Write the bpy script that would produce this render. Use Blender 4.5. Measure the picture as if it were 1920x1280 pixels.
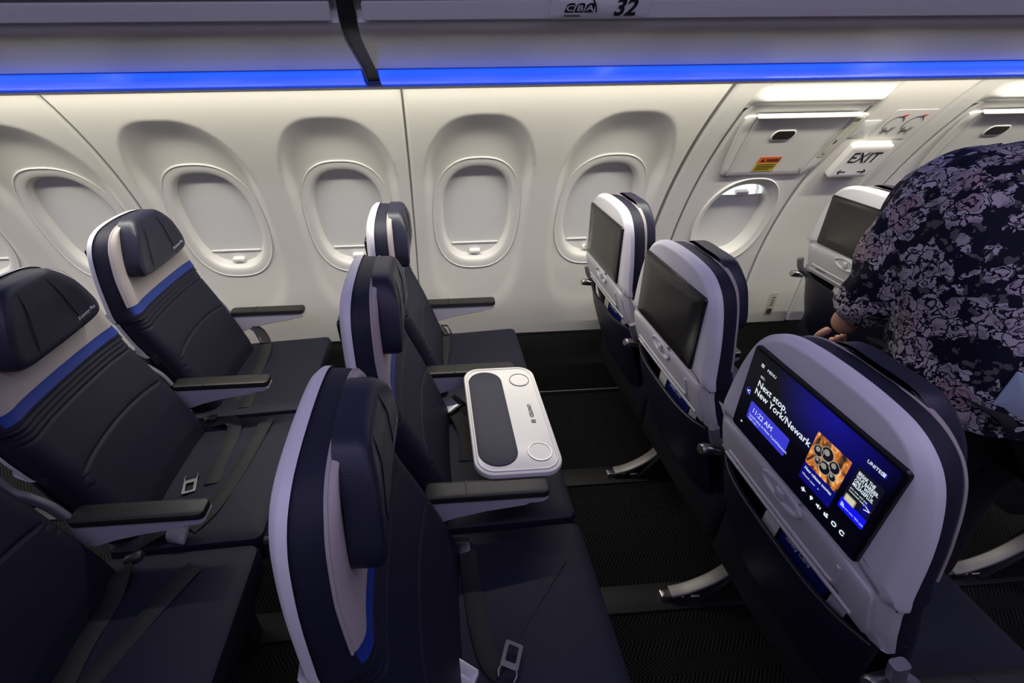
import bpy, bmesh, math, random
from mathutils import Vector, Matrix
random.seed(7)
for o in list(bpy.data.objects): bpy.data.objects.remove(o, do_unlink=True)
S = bpy.context.scene
C = S.collection
PI = math.pi

# ------------------------------------------------------------------ camera
cd = bpy.data.cameras.new('camera'); cam = bpy.data.objects.new('camera', cd); C.objects.link(cam)
cd.sensor_width = 36.0; cd.sensor_fit = 'HORIZONTAL'
cd.lens = 837.03/1920*36; cd.shift_x = (960-864.67)/1920; cd.shift_y = (603.69-640)/1920
cd.clip_start = .01
_a, _b, _c = math.radians(30.3868), math.radians(3.5576), math.radians(-0.7495)
_f = Vector((math.sin(_b)*math.cos(_a), math.cos(_b)*math.cos(_a), -math.sin(_a)))
_r = Vector((math.cos(_b), -math.sin(_b), 0)); _u = _r.cross(_f)
_r2 = _r*math.cos(_c)+_u*math.sin(_c); _u2 = -_r*math.sin(_c)+_u*math.cos(_c)
cam.matrix_world = Matrix(((_r2.x, _u2.x, -_f.x, 0), (_r2.y, _u2.y, -_f.y, 0), (_r2.z, _u2.z, -_f.z, 1.5), (0, 0, 0, 1)))
S.camera = cam

# ------------------------------------------------------------------ world, lamps, exposure
w = bpy.data.worlds.new('daylight'); S.world = w; w.use_nodes = True
w.node_tree.nodes['Background'].inputs[0].default_value = (.86, .93, 1, 1)
w.node_tree.nodes['Background'].inputs[1].default_value = 3.0
S.view_settings.view_transform = 'Standard'; S.view_settings.look = 'None'
S.view_settings.gamma = 1; S.view_settings.use_curve_mapping = False
S.view_settings.exposure = 0.0

def area(name, loc, rot, sx, sy, col, e, spread=180):
    l = bpy.data.lights.new(name, 'AREA'); l.shape = 'RECTANGLE'; l.size = sx; l.size_y = sy
    l.color = col; l.energy = e; l.spread = math.radians(spread)
    o = bpy.data.objects.new(name, l); C.objects.link(o); o.location = loc; o.rotation_euler = rot
    return o
# warm sidewall wash lamp hidden in the cove between bins and wall
area('sidewall_wash_lamp', (-.05, 1.420, 1.450), (math.radians(2), 0, 0), 6.6, .016, (1, .95, .81), 36, 152)
# violet mood light of the aisle ceiling
area('aisle_ceiling_window_side_offscreen', (-.3, .14, 2.09), (math.radians(16), 0, 0), 6.0, .10, (.66, .60, 1), 15)
area('aisle_ceiling_far_side_offscreen', (-.3, -.60, 2.09), (math.radians(-10), 0, 0), 6.0, .10, (.66, .60, 1), 10)

# ------------------------------------------------------------------ materials
def nt(m): return m.node_tree.nodes, m.node_tree.links
def mat(name, col, rough=.5, metal=0., spec=.5, bump=0., bscale=300., vary=0., coat=0., sheen=0.):
    m = bpy.data.materials.new(name); m.use_nodes = True
    n, l = nt(m); b = n['Principled BSDF']
    b.inputs['Base Color'].default_value = (*col, 1); b.inputs['Roughness'].default_value = rough
    b.inputs['Metallic'].default_value = metal; b.inputs['Specular IOR Level'].default_value = spec
    if coat: b.inputs['Coat Weight'].default_value = coat; b.inputs['Coat Roughness'].default_value = .1
    if sheen: b.inputs['Sheen Weight'].default_value = sheen
    if bump or vary:
        tc = n.new('ShaderNodeTexCoord'); nz = n.new('ShaderNodeTexNoise')
        nz.inputs['Scale'].default_value = bscale; nz.inputs['Detail'].default_value = 4
        l.new(tc.outputs['Object'], nz.inputs['Vector'])
        if bump:
            bp = n.new('ShaderNodeBump'); bp.inputs['Strength'].default_value = bump; bp.inputs['Distance'].default_value = .002
            l.new(nz.outputs['Fac'], bp.inputs['Height']); l.new(bp.outputs['Normal'], b.inputs['Normal'])
        if vary:
            nz2 = n.new('ShaderNodeTexNoise'); nz2.inputs['Scale'].default_value = 6; nz2.inputs['Detail'].default_value = 5
            l.new(tc.outputs['Object'], nz2.inputs['Vector'])
            mx = n.new('ShaderNodeMix'); mx.data_type = 'RGBA'
            mx.inputs['A'].default_value = (*[c*(1-vary) for c in col], 1); mx.inputs['B'].default_value = (*[min(1, c*(1+vary)) for c in col], 1)
            l.new(nz2.outputs['Fac'], mx.inputs['Factor']); l.new(mx.outputs['Result'], b.inputs['Base Color'])
    return m
def emis(name, col, e):
    m = bpy.data.materials.new(name); m.use_nodes = True; n, l = nt(m)
    b = n['Principled BSDF']; b.inputs['Base Color'].default_value = (.01, .01, .01, 1); b.inputs['Roughness'].default_value = .25
    b.inputs['Emission Color'].default_value = (*col, 1); b.inputs['Emission Strength'].default_value = e
    return m
M = {}
M['wall'] = mat('sidewall_plastic', (.70, .685, .635), .42, bump=.06, bscale=900)
M['wall2'] = mat('door_plastic', (.64, .63, .60), .42, bump=.06, bscale=900)
M['white'] = mat('white_plastic', (.80, .79, .75), .35)
M['ring'] = mat('window_ring_plastic', (.70, .69, .645), .35)
M['shade'] = mat('shade_plastic', (.72, .72, .69), .45, vary=.03)
M['gasket'] = mat('dark_gasket', (.05, .05, .05), .6)
M['seamgrey'] = mat('seam_strip_grey', (.20, .195, .18), .5)
M['gap'] = mat('gap_black', (.012, .012, .013), .6)
M['dado'] = mat('dado_charcoal', (.0105, .010, .009), .55, bump=.2, bscale=500)
M['silver'] = mat('brushed_aluminium', (.55, .54, .52), .32, metal=1)
M['buckle'] = mat('buckle_satin', (.50, .49, .55), .35, metal=.25)
M['strut'] = mat('strut_alloy', (.36, .345, .31), .5, metal=.5)
M['chrome'] = mat('polished_metal', (.62, .62, .64), .18, metal=1)
M['shell'] = mat('seat_shell_plastic', (.66, .65, .67), .42, bump=.10, bscale=1400)
M['tray'] = mat('tray_table_plastic', (.62, .61, .63), .42, bump=.10, bscale=1400)
M['navy'] = mat('navy_leather', (.011, .0115, .028), .42, spec=.45, bump=.22, bscale=420, vary=.12)
M['navyfab'] = mat('navy_seat_cover', (.0100, .0108, .0240), .58, spec=.3, bump=.25, bscale=700, vary=.12)
M['seam'] = mat('seam_thread', (.004, .004, .010), .7)
M['greyfab'] = mat('taupe_panel', (.40, .36, .345), .6, bump=.15, bscale=900)
M['blue'] = mat('royal_blue_stripe', (.010, .036, .25), .5, bump=.1, bscale=900)
M['cap'] = mat('armrest_black', (.017, .0165, .0145), .45, bump=.12, bscale=900)
M['arm'] = mat('armrest_grey', (.50, .49, .57), .42)
M['bracket'] = mat('bracket_grey', (.16, .16, .18), .4)
M['belt'] = mat('belt_webbing', (.0085, .009, .0105), .6, bump=.5, bscale=1500)
M['frame'] = mat('seat_frame_black', (.010, .010, .012), .5)
M['bin'] = mat('bin_plastic', (.62, .61, .60), .36, bump=.05, bscale=900)
M['bindoor'] = mat('bin_door_plastic', (.66, .65, .64), .34)
M['glass'] = mat('screen_glass', (.026, .024, .021), .22, spec=.5)
M['bezel'] = mat('screen_bezel', (.006, .006, .008), .25)
M['ink'] = mat('black_print', (.008, .008, .014), .5)
M['red'] = mat('red_print', (.45, .03, .02), .5)
M['orange'] = mat('orange_print', (.72, .14, .02), .5)
M['yellow'] = mat('yellow_print', (.62, .44, .03), .5)
M['placard'] = mat('placard_ivory', (.55, .55, .44), .45)
M['slot'] = mat('slot_black', (.01, .01, .01), .4)
M['pad'] = mat('navy_pad', (.022, .021, .042), .6, bump=.15, bscale=800)
M['console'] = mat('console_white', (.80, .79, .74), .3)
M['card'] = mat('safety_card_blue', (.008, .012, .12), .4)
M['cardw'] = mat('pale_card', (.42, .42, .46), .45)
M['print'] = mat('white_print', (.7, .72, .8), .5)
M['skin'] = mat('skin', (.42, .22, .15), .5, vary=.08)
M['pants'] = mat('black_trousers', (.008, .008, .010), .7)
M['hair'] = mat('dark_hair', (.015, .010, .008), .55)
M['badge'] = mat('badge_card', (.45, .55, .68), .3)
M['ceil'] = mat('ceiling_plastic', (.55, .55, .56), .5)
M['led'] = emis('blue_led_lens', (.006, .078, 1), 1.15)
M['mood'] = emis('mood_lens', (.66, .60, 1), .8)

def carpet():
    m = bpy.data.materials.new('herringbone_carpet'); m.use_nodes = True; n, l = nt(m); b = n['Principled BSDF']
    b.inputs['Roughness'].default_value = .9; b.inputs['Specular IOR Level'].default_value = .15
    tc = n.new('ShaderNodeTexCoord'); sp = n.new('ShaderNodeSeparateXYZ'); l.new(tc.outputs['Object'], sp.inputs[0])
    def mth(op, a, b_=None):
        k = n.new('ShaderNodeMath'); k.operation = op
        for i, v in enumerate((a, b_)):
            if v is None: continue
            if isinstance(v, (int, float)): k.inputs[i].default_value = v
            else: l.new(v, k.inputs[i])
        return k.outputs[0]
    nz = n.new('ShaderNodeTexNoise'); nz.inputs['Scale'].default_value = 90; nz.inputs['Detail'].default_value = 3
    l.new(tc.outputs['Object'], nz.inputs['Vector'])
    tri = mth('PINGPONG', sp.outputs[1], .045)
    ph = mth('ADD', sp.outputs[0], mth('MULTIPLY', tri, .85))
    ph = mth('ADD', ph, mth('MULTIPLY', mth('SUBTRACT', nz.outputs['Fac'], .5), .006))
    st = mth('SINE', mth('MULTIPLY', ph, 2*PI/.0125))
    st = mth('MULTIPLY', mth('ADD', st, 1), .5)
    fine = n.new('ShaderNodeTexNoise'); fine.inputs['Scale'].default_value = 500; l.new(tc.outputs['Object'], fine.inputs['Vector'])
    hgt = mth('ADD', mth('POWER', st, 3), mth('MULTIPLY', fine.outputs['Fac'], .5))
    cr = n.new('ShaderNodeValToRGB'); cr.color_ramp.elements[0].position = .35; cr.color_ramp.elements[0].color = (.004, .004, .0042, 1)
    cr.color_ramp.elements[1].position = 1.2 if False else 1.0; cr.color_ramp.elements[1].color = (.032, .031, .030, 1)
    l.new(hgt, cr.inputs[0]); l.new(cr.outputs[0], b.inputs['Base Color'])
    bp = n.new('ShaderNodeBump'); bp.inputs['Strength'].default_value = .8; bp.inputs['Distance'].default_value = .004
    l.new(hgt, bp.inputs['Height']); l.new(bp.outputs[0], b.inputs['Normal'])
    return m
M['carpet'] = carpet()

def poster():
    m = bpy.data.materials.new('screen_poster_art'); m.use_nodes = True; n, l = nt(m); b = n['Principled BSDF']
    tc = n.new('ShaderNodeTexCoord'); mp = n.new('ShaderNodeMapping'); mp.inputs['Scale'].default_value = (60, 60, 35)
    l.new(tc.outputs['Object'], mp.inputs[0])
    nz = n.new('ShaderNodeTexNoise'); nz.inputs['Scale'].default_value = 1.0; nz.inputs['Detail'].default_value = 6; nz.inputs['Distortion'].default_value = 1.4
    l.new(mp.outputs[0], nz.inputs['Vector'])
    cr = n.new('ShaderNodeValToRGB'); e = cr.color_ramp.elements
    e[0].position = .38; e[0].color = (.02, .012, .008, 1); e[1].position = .72; e[1].color = (1, .75, .35, 1)
    for p_, c_ in ((.47, (.25, .10, .03, 1)), (.56, (.8, .22, .03, 1))):
        q = e.new(p_); q.color = c_
    l.new(nz.outputs['Fac'], cr.inputs[0]); l.new(cr.outputs[0], b.inputs['Emission Color']); b.inputs['Emission Strength'].default_value = .9
    b.inputs['Base Color'].default_value = (.01, .01, .01, 1)
    return m
M['poster'] = poster()

def screenbg():
    m = bpy.data.materials.new('screen_lit_panel'); m.use_nodes = True; n, l = nt(m); b = n['Principled BSDF']
    b.inputs['Base Color'].default_value = (.008, .007, .006, 1); b.inputs['Roughness'].default_value = .3; b.inputs['Specular IOR Level'].default_value = .15
    at = n.new('ShaderNodeAttribute'); at.attribute_name = 'glow'
    l.new(at.outputs['Color'], b.inputs['Emission Color']); b.inputs['Emission Strength'].default_value = 1
    return m
M['screenbg'] = screenbg()
M['ui_white'] = emis('ui_white', (.8, .9, 1), 1.0)
M['ui_blue'] = emis('ui_blue', (.04, .04, .62), 1.0)
M['ui_navy'] = emis('ui_navy', (.002, .002, .16), 1.0)
M['ui_vivid'] = emis('ui_vivid_blue', (.005, .005, .85), 1.0)
M['ui_dark'] = emis('ui_dark', (.004, .004, .012), 1.0)
M['ui_steel'] = emis('ui_steel', (.28, .27, .22), 1.0)
M['ui_cream'] = emis('ui_cream', (.65, .60, .38), 1.0)
M['ui_green'] = emis('ui_green', (.6, 1, .75), 1.0)

def floral():
    m = bpy.data.materials.new('floral_blouse'); m.use_nodes = True; n, l = nt(m); b = n['Principled BSDF']
    b.inputs['Roughness'].default_value = .75; b.inputs['Specular IOR Level'].default_value = .2
    tc = n.new('ShaderNodeTexCoord')
    ns = n.new('ShaderNodeTexNoise'); ns.inputs['Scale'].default_value = 28; ns.inputs['Detail'].default_value = 3
    l.new(tc.outputs['Object'], ns.inputs['Vector'])
    def vm(op, a, b_):
        k = n.new('ShaderNodeVectorMath'); k.operation = op
        for i, v in enumerate((a, b_)):
            if isinstance(v, tuple): k.inputs[i].default_value = v
            else: l.new(v, k.inputs[i])
        return k.outputs[0]
    def mth(op, a, b_=None, c_=None):
        k = n.new('ShaderNodeMath'); k.operation = op
        for i, v in enumerate((a, b_, c_)):
            if v is None: continue
            if isinstance(v, (int, float)): k.inputs[i].default_value = v
            else: l.new(v, k.inputs[i])
        return k.outputs[0]
    warp = vm('MULTIPLY', vm('SUBTRACT', ns.outputs['Color'], (.5, .5, .5)), (.030, .030, .030))
    co = vm('ADD', tc.outputs['Object'], warp)
    def voro(scale, feat, vec, rnd=.9):
        v = n.new('ShaderNodeTexVoronoi'); v.feature = feat; v.inputs['Scale'].default_value = scale; v.inputs['Randomness'].default_value = rnd
        l.new(vec, v.inputs['Vector']); return v
    def sep(c_):
        k = n.new('ShaderNodeSeparateColor'); l.new(c_, k.inputs[0]); return k.outputs
    def mixc(f_, a, b_):
        k = n.new('ShaderNodeMix'); k.data_type = 'RGBA'; l.new(f_, k.inputs['Factor'])
        for nm_, q in (('A', a), ('B', b_)):
            if isinstance(q, tuple): k.inputs[nm_].default_value = (*q, 1)
            else: l.new(q, k.inputs[nm_])
        return k.outputs['Result']
    ns2 = n.new('ShaderNodeTexNoise'); ns2.inputs['Scale'].default_value = 75; ns2.inputs['Detail'].default_value = 2
    l.new(tc.outputs['Object'], ns2.inputs['Vector'])
    co = vm('ADD', co, vm('MULTIPLY', vm('SUBTRACT', ns2.outputs['Color'], (.5, .5, .5)), (.020, .020, .020)))
    big = voro(10.0, 'F1', co); bc = sep(big.outputs['Color'])
    mid = voro(17.0, 'F1', vm('ADD', co, (4.3, 2.1, 7.7))); mc = sep(mid.outputs['Color'])
    pet = voro(34.0, 'F1', co); pc = sep(pet.outputs['Color']); pe = voro(34.0, 'DISTANCE_TO_EDGE', co)
    leaf = voro(58.0, 'F1', vm('ADD', co, (1.3, 5.1, 2.7))); lc = sep(leaf.outputs['Color'])
    line = mth('GREATER_THAN', pe.outputs['Distance'], .050)
    ring = mth('GREATER_THAN', mth('SINE', mth('MULTIPLY', mth('ADD', big.outputs['Distance'], mth('MULTIPLY', pet.outputs['Distance'], .25)), 48.0)), -.80)
    m1 = mth('MULTIPLY', mth('LESS_THAN', mth('ADD', big.outputs['Distance'], mth('MULTIPLY', pet.outputs['Distance'], .30)), mth('ADD', .66, mth('MULTIPLY', bc[1], .22))), mth('GREATER_THAN', bc[0], .10))
    m2 = mth('MULTIPLY', mth('LESS_THAN', mth('ADD', mid.outputs['Distance'], mth('MULTIPLY', pet.outputs['Distance'], .3)), .60), mth('GREATER_THAN', mc[0], .35))
    fl_ = mth('MULTIPLY', mth('MAXIMUM', m1, m2), mth('MULTIPLY', mth('MULTIPLY', line, ring), mth('GREATER_THAN', pc[1], .12)))
    petal = mixc(mth('MINIMUM', mth('MULTIPLY', pet.outputs['Distance'], 2.2), 1.0), (.17, .15, .165), (.50, .455, .49))
    petal = mixc(mth('MULTIPLY', pc[0], .45), petal, (.22, .20, .215))
    heart = mth('MULTIPLY', mth('LESS_THAN', big.outputs['Distance'], .36), mth('GREATER_THAN', bc[2], .62))
    petal = mixc(mth('MULTIPLY', heart, .38), petal, (.36, .15, .15))
    lv = mth('MULTIPLY', mth('GREATER_THAN', lc[0], .60), mth('LESS_THAN', leaf.outputs['Distance'], .46))
    cur = mixc(lv, (.0055, .0055, .017), (.095, .095, .090))
    cur = mixc(fl_, cur, petal)
    l.new(cur, b.inputs['Base Color'])
    return m
M['floral'] = floral()

# ------------------------------------------------------------------ helpers
def link(name, me, m=None, parent=None, smooth=True):
    me.name = name
    if m is not None: me.materials.append(M[m] if isinstance(m, str) else m)
    if smooth: me.shade_smooth()
    o = bpy.data.objects.new(name, me); C.objects.link(o)
    if parent: o.parent = parent
    return o
def meshobj(name, v, f, m, parent=None, smooth=True, sharp=40):
    me = bpy.data.meshes.new(name); bm = bmesh.new()
    vs = [bm.verts.new(p) for p in v]
    for q in f:
        try: bm.faces.new([vs[i] for i in q])
        except ValueError: pass
    bmesh.ops.remove_doubles(bm, verts=bm.verts, dist=1e-6)
    bmesh.ops.recalc_face_normals(bm, faces=bm.faces)
    bm.to_mesh(me); bm.free()
    o = link(name, me, m, parent, smooth)
    if smooth and sharp: me.set_sharp_from_angle(angle=math.radians(sharp))
    return o
def empty(name, loc=(0, 0, 0), label=None, cat=None, group=None, kind=None):
    o = bpy.data.objects.new(name, None); C.objects.link(o); o.location = loc; o.empty_display_size = .05
    return tag(o, label, cat, group, kind)
def tag(o, label=None, cat=None, group=None, kind=None):
    if label: o['label'] = label
    if cat: o['category'] = cat
    if group: o['group'] = group
    if kind: o['kind'] = kind
    return o
def lerp_tab(t, x):
    if x <= t[0][0]: return t[0][1]
    for (a, b), (c, d) in zip(t, t[1:]):
        if x <= c: return b+(d-b)*(x-a)/(c-a)
    return t[-1][1]
def sstep(x, a=0., b=1.):
    t = max(0., min(1., (x-a)/(b-a))); return t*t*(3-2*t)
def rrect(cx, cy, w_, h_, r, n=6):
    pts = []
    for k, (sx, sy) in enumerate(((1, 1), (-1, 1), (-1, -1), (1, -1))):
        for i in range(n+1):
            a = k*PI/2+i/n*PI/2
            pts.append((cx+sx*(w_/2-r)+r*math.cos(a), cy+sy*(h_/2-r)+r*math.sin(a)))
    return pts
def super_e(cx, cy, a, b, e, n=56):
    pts = []
    for i in range(n):
        t = 2*PI*i/n; c, s = math.cos(t), math.sin(t)
        pts.append((cx+a*math.copysign(abs(c)**(2/e), c), cy+b*math.copysign(abs(s)**(2/e), s)))
    return pts
def inset(pts, d):
    n = len(pts); out = []; ar = sum(pts[i][0]*pts[(i+1) % n][1]-pts[(i+1) % n][0]*pts[i][1] for i in range(n)); sg = 1 if ar > 0 else -1
    for i in range(n):
        (ax, ay), (bx, by), (cx, cy) = pts[i-1], pts[i], pts[(i+1) % n]
        tx, ty = cx-ax, cy-ay; L = math.hypot(tx, ty) or 1
        out.append((bx-sg*ty/L*d, by+sg*tx/L*d))
    return out
def patch(name, outline, mp, h0, h1, bev, m, parent=None, rings=5, back=False, crown=0., sharp=40):
    """solid slab standing h0..h1 over the surface mp(a, b, h)"""
    n = len(outline); v = []; f = []
    lay = [(outline, h0), (outline, h1-bev)]
    if bev > 0:
        lay += [(inset(outline, bev*.3), h1-bev*.3), (inset(outline, bev), h1)]
    else: lay.append((outline, h1))
    core = lay[-1][0]; cx = sum(p[0] for p in core)/n; cy = sum(p[1] for p in core)/n
    for k in range(1, rings): 
        s = 1-k/rings; lay.append(([(cx+(a-cx)*s, cy+(b-cy)*s) for a, b in core], h1+crown*(1-s*s)))
    if back: lay.insert(0, ([(cx+(a-cx)*.02, cy+(b-cy)*.02) for a, b in outline], h0))
    for pts, h in lay:
        v += [mp(a, b, h) for a, b in pts]
    for k in range(len(lay)-1):
        for i in range(n):
            j = (i+1) % n; f.append((k*n+i, k*n+j, (k+1)*n+j, (k+1)*n+i))
    v.append(mp(cx, cy, h1+crown)); c = len(v)-1; k = len(lay)-1
    for i in range(n): f.append((k*n+i, k*n+(i+1) % n, c))
    return meshobj(name, v, f, m, parent, sharp=sharp)
def grid(name, fn, us, vs, m, parent=None, skip=None, sharp=60):
    v = [fn(a, b) for b in vs for a in us]; nu = len(us); f = []
    for j in range(len(vs)-1):
        for i in range(nu-1):
            if skip and skip((us[i]+us[i+1])/2, (vs[j]+vs[j+1])/2): continue
            f.append((j*nu+i, j*nu+i+1, (j+1)*nu+i+1, (j+1)*nu+i))
    return meshobj(name, v, f, m, parent, sharp=sharp)
def lin(a, b, n): return [a+(b-a)*i/n for i in range(n+1)]
def prism(name, poly, mp, t0, t1, m, parent=None, bev=0., smooth=True):
    n = len(poly); v = []; f = []
    if bev: lay = [(inset(poly, bev), t0), (poly, t0+bev), (poly, t1-bev), (inset(poly, bev), t1)]
    else: lay = [(poly, t0), (poly, t1)]
    for p, t in lay: v += [mp(a, b, t) for a, b in p]
    for k in range(len(lay)-1):
        for i in range(n):
            j = (i+1) % n; f.append((k*n+i, k*n+j, (k+1)*n+j, (k+1)*n+i))
    f.append(tuple(range(n))); f.append(tuple(range((len(lay)-1)*n, len(lay)*n)))
    return meshobj(name, v, f, m, parent, smooth, 35)
def sweep(name, path, prof, m, parent=None, up=(0, 0, 1), closed=False, scale=None):
    """prof: closed 2D outline (side, up) swept along a path"""
    P = [Vector(p) for p in path]; n = len(P); k = len(prof); v = []; f = []; U = Vector(up)
    for i, p in enumerate(P):
        t = (P[(i+1) % n if closed else min(i+1, n-1)]-P[i-1 if (closed or i > 0) else 0]).normalized()
        s = t.cross(U).normalized(); u2 = s.cross(t)
        sc = scale[i] if scale else 1
        for a, b in prof: v.append(p+s*a*sc+u2*b*sc)
    for i in range(n if closed else n-1):
        i2 = (i+1) % n
        for j in range(k): f.append((i*k+j, i*k+(j+1) % k, i2*k+(j+1) % k, i2*k+j))
    if not closed: f.append(tuple(range(k))); f.append(tuple(range((n-1)*k, n*k)))
    return meshobj(name, v, f, m, parent, sharp=50)
def circ(r, n=8): return [(r*math.cos(2*PI*i/n), r*math.sin(2*PI*i/n)) for i in range(n)]
def smooth_path(pts, n=6):
    P = [Vector(p) for p in pts]; out = []
    for i in range(len(P)-1):
        p0 = P[max(i-1, 0)]; p1 = P[i]; p2 = P[i+1]; p3 = P[min(i+2, len(P)-1)]
        for k in range(n):
            t = k/n; out.append(.5*((2*p1)+(p2-p0)*t+(2*p0-5*p1+4*p2-p3)*t*t+(3*p1-p0-3*p2+p3)*t**3))
    out.append(P[-1]); return out
def revolve_cap(name, c, axis, r, L, m, parent=None, n=14):
    a = Vector(axis).normalized(); b = a.orthogonal().normalized(); d = a.cross(b); v = []; f = []
    prof = [(0, 0), (r*.7, 0), (r, r*.35), (r, L-r*.35), (r*.7, L), (0, L)]
    for q, h in prof:
        for i in range(n):
            t = 2*PI*i/n; v.append(Vector(c)+a*h+(b*math.cos(t)+d*math.sin(t))*q)
    for k in range(len(prof)-1):
        for i in range(n): f.append((k*n+i, k*n+(i+1) % n, (k+1)*n+(i+1) % n, (k+1)*n+i))
    return meshobj(name, v, f, m, parent)
def text(name, s, size, mp, m, parent=None, align='LEFT', shear=0., bold=0., h=.0006, xs=1.):
    """flat lettering mapped through mp(u, v, h); u runs right, v runs up"""
    cu = bpy.data.curves.new('t', 'FONT'); cu.body = s; cu.size = size; cu.align_x = align; cu.shear = shear; cu.offset = bold; cu.resolution_u = 3
    t = bpy.data.objects.new('t', cu); C.objects.link(t)
    dg = bpy.context.evaluated_depsgraph_get(); me = bpy.data.meshes.new_from_object(t.evaluated_get(dg))
    v = [mp(p.co.x*xs, p.co.y, h) for p in me.vertices]; f = [tuple(q.vertices) for q in me.polygons]
    bpy.data.objects.remove(t); bpy.data.curves.remove(cu); bpy.data.meshes.remove(me)
    return meshobj(name, v, f, m, parent, False)
def flat(name, pts, mp, m, parent=None, h=.0006, t=.0006):
    return patch(name, pts, mp, h-t, h, 0, m, parent, rings=1)

# ------------------------------------------------------------------ sidewall surface
WR, WZ, WC = 1.276, .55, .554
def WY(z): return WC+math.sqrt(WR*WR-max(z-WZ, 0)**2)
def WM(X, z, h):
    s = max(z-WZ, 0)/WR; c = math.sqrt(1-s*s)
    return (X, WY(z)-h*c, z-h*s)
RZ, RH, RW = .9425, .2415, .1765         # window ring centre height, half height, half width
def scoop(u, z):
    """window bay pressed into the panel: crisp brow at the top, fading out downwards"""
    a = abs(u)/.214; v = (z-.906)/.446
    if a >= 1 or abs(v) >= 1: return 0.
    zt = .906+.446*(1-a**2.9)**(1/2.9)
    p = .36*max(zt-z, 1e-5); q = .0335*max(1e-4, (z-.46)/.80)**.8+.0008
    side = sstep(1-(a**2.9+(abs(v) if v < 0 else 0)**2.9)**(1/2.9), 0, .22)
    return -((p**-4+q**-4)**-.25)*(side if v < .35 else side+(1-side)*sstep(v, .35, .75))
wall = empty('wall_left', (0, 0, 0), 'curved ivory cabin sidewall with window panels', kind='structure')

ZT, ZB = 1.446, .350
def panel(name, x0, x1, wins, hf, m='wall', parent=wall, n=None, zt=ZT):
    us = lin(x0, x1, n or max(4, int((x1-x0)/.0085)))
    us = [x0, x0+.003]+us[1:-1]+[x1-.003, x1]; vs = lin(ZB, zt, 150)
    def h(X, z):
        e = min(X-x0, x1-X); d = -.008*(1-sstep(e, 0, .006))
        return hf(X, z)+d
    def skip(X, z):
        for (xc, zc, a, b) in wins:
            if (abs((X-xc)/a)**2.6+abs((z-zc)/b)**2.6) < .92: return True
        return False
    o = grid(name, lambda X, z: WM(X, z, h(X, z)), us, vs, m, parent, skip)
    return o
def window(idx, xc, label, parent=None):
    root = empty('window_%d' % idx, (0, 0, 0), label, kind='structure')
    hs = lambda X, z: scoop(X-xc, z)
    def ringobj(name, prof, m, par):
        n = 72; v = []; f = []
        for s, dh in prof:
            for a, b in super_e(xc, RZ, RW*s[0], RH*s[1], 2.55, n):
                v.append(WM(a, b, hs(a, b)*(1 if s[0] > .75 else 1)+dh))
        for k in range(len(prof)-1):
            for i in range(n): f.append((k*n+i, k*n+(i+1) % n, (k+1)*n+(i+1) % n, (k+1)*n+i))
        return meshobj(name, v, f, m, par, sharp=30)
    ringobj('reveal_ring', [((1.0, 1.0), -.006), ((.997, .997), .0035), ((.985, .988), .0045), ((.97, .975), .0022), ((.90, .925), .0020), ((.84, .872), .0014), ((.81, .845), -.0015), ((.785, .822), -.009), ((.762, .80), -.022), ((.745, .783), -.036)], 'ring', root)
    ringobj('ring_recess', [((1.010, 1.008), .0), ((1.004, 1.003), -.004), ((1.0, 1.0), -.006)], 'ring', root)
    d = -.034
    out = super_e(xc, RZ, RW*.760, RH*.80, 2.55, 64)
    base = lambda X, z, h: WM(X, z, hs(xc, RZ)*.75+d+h)
    sh = patch('window_shade', out, base, -.004, 0, 0, 'shade', root, rings=8)
    lo = RZ-RH*.785
    zl = lo+.052
    wl = RW*.745*(1-abs((zl-RZ)/(RH*.785))**2.55)**(1/2.55)
    patch('shade_lip', rrect(xc, zl, 2*wl*.97, .005, .0022, 3), base, 0, .006, .002, 'white', root, rings=1)
    patch('shade_tab', rrect(xc, lo+.014, .048, .016, .005, 4), base, 0, .022, .004, 'white', root, rings=2)
    return root
SP = .508; W1 = -.837
wn = 1
sides = {-2: 'behind the aft rows', -1: 'between the first two seat rows', 0: 'beside the row with taupe headrest panels', 1: 'behind the console row', 2: 'above the armrest of the console row', 3: 'beside the dark screen seats'}
def win_at(i): return W1+i*SP
for p in (-4, -2, 0, 2):
    x0, x1 = win_at(p)-.254+.003, win_at(p+1)+.254-.003
    cs = [win_at(p), win_at(p+1)]
    hf = lambda X, z, cs=cs: scoop(X-min(cs, key=lambda c: abs(X-c)), z)
    pn = panel('sidewall_panel', x0, x1, [(c, RZ, RW*.97, RH*.97) for c in cs], hf)
    for k, c in enumerate(cs):
        pass
        window(wn, c, 'rounded cabin window with white shade pulled down'); wn += 1
# seams between panels
def seamstrip(X, wd=.006, m='seamgrey'):
    o = grid('panel_seam', lambda a, z: WM(a, z, -.011), lin(X-wd, X+wd, 1), lin(ZB, ZT, 40), m, wall)
for i in (-2.5, -.5, 1.5, 3.5): seamstrip(win_at(i), .024)

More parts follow.
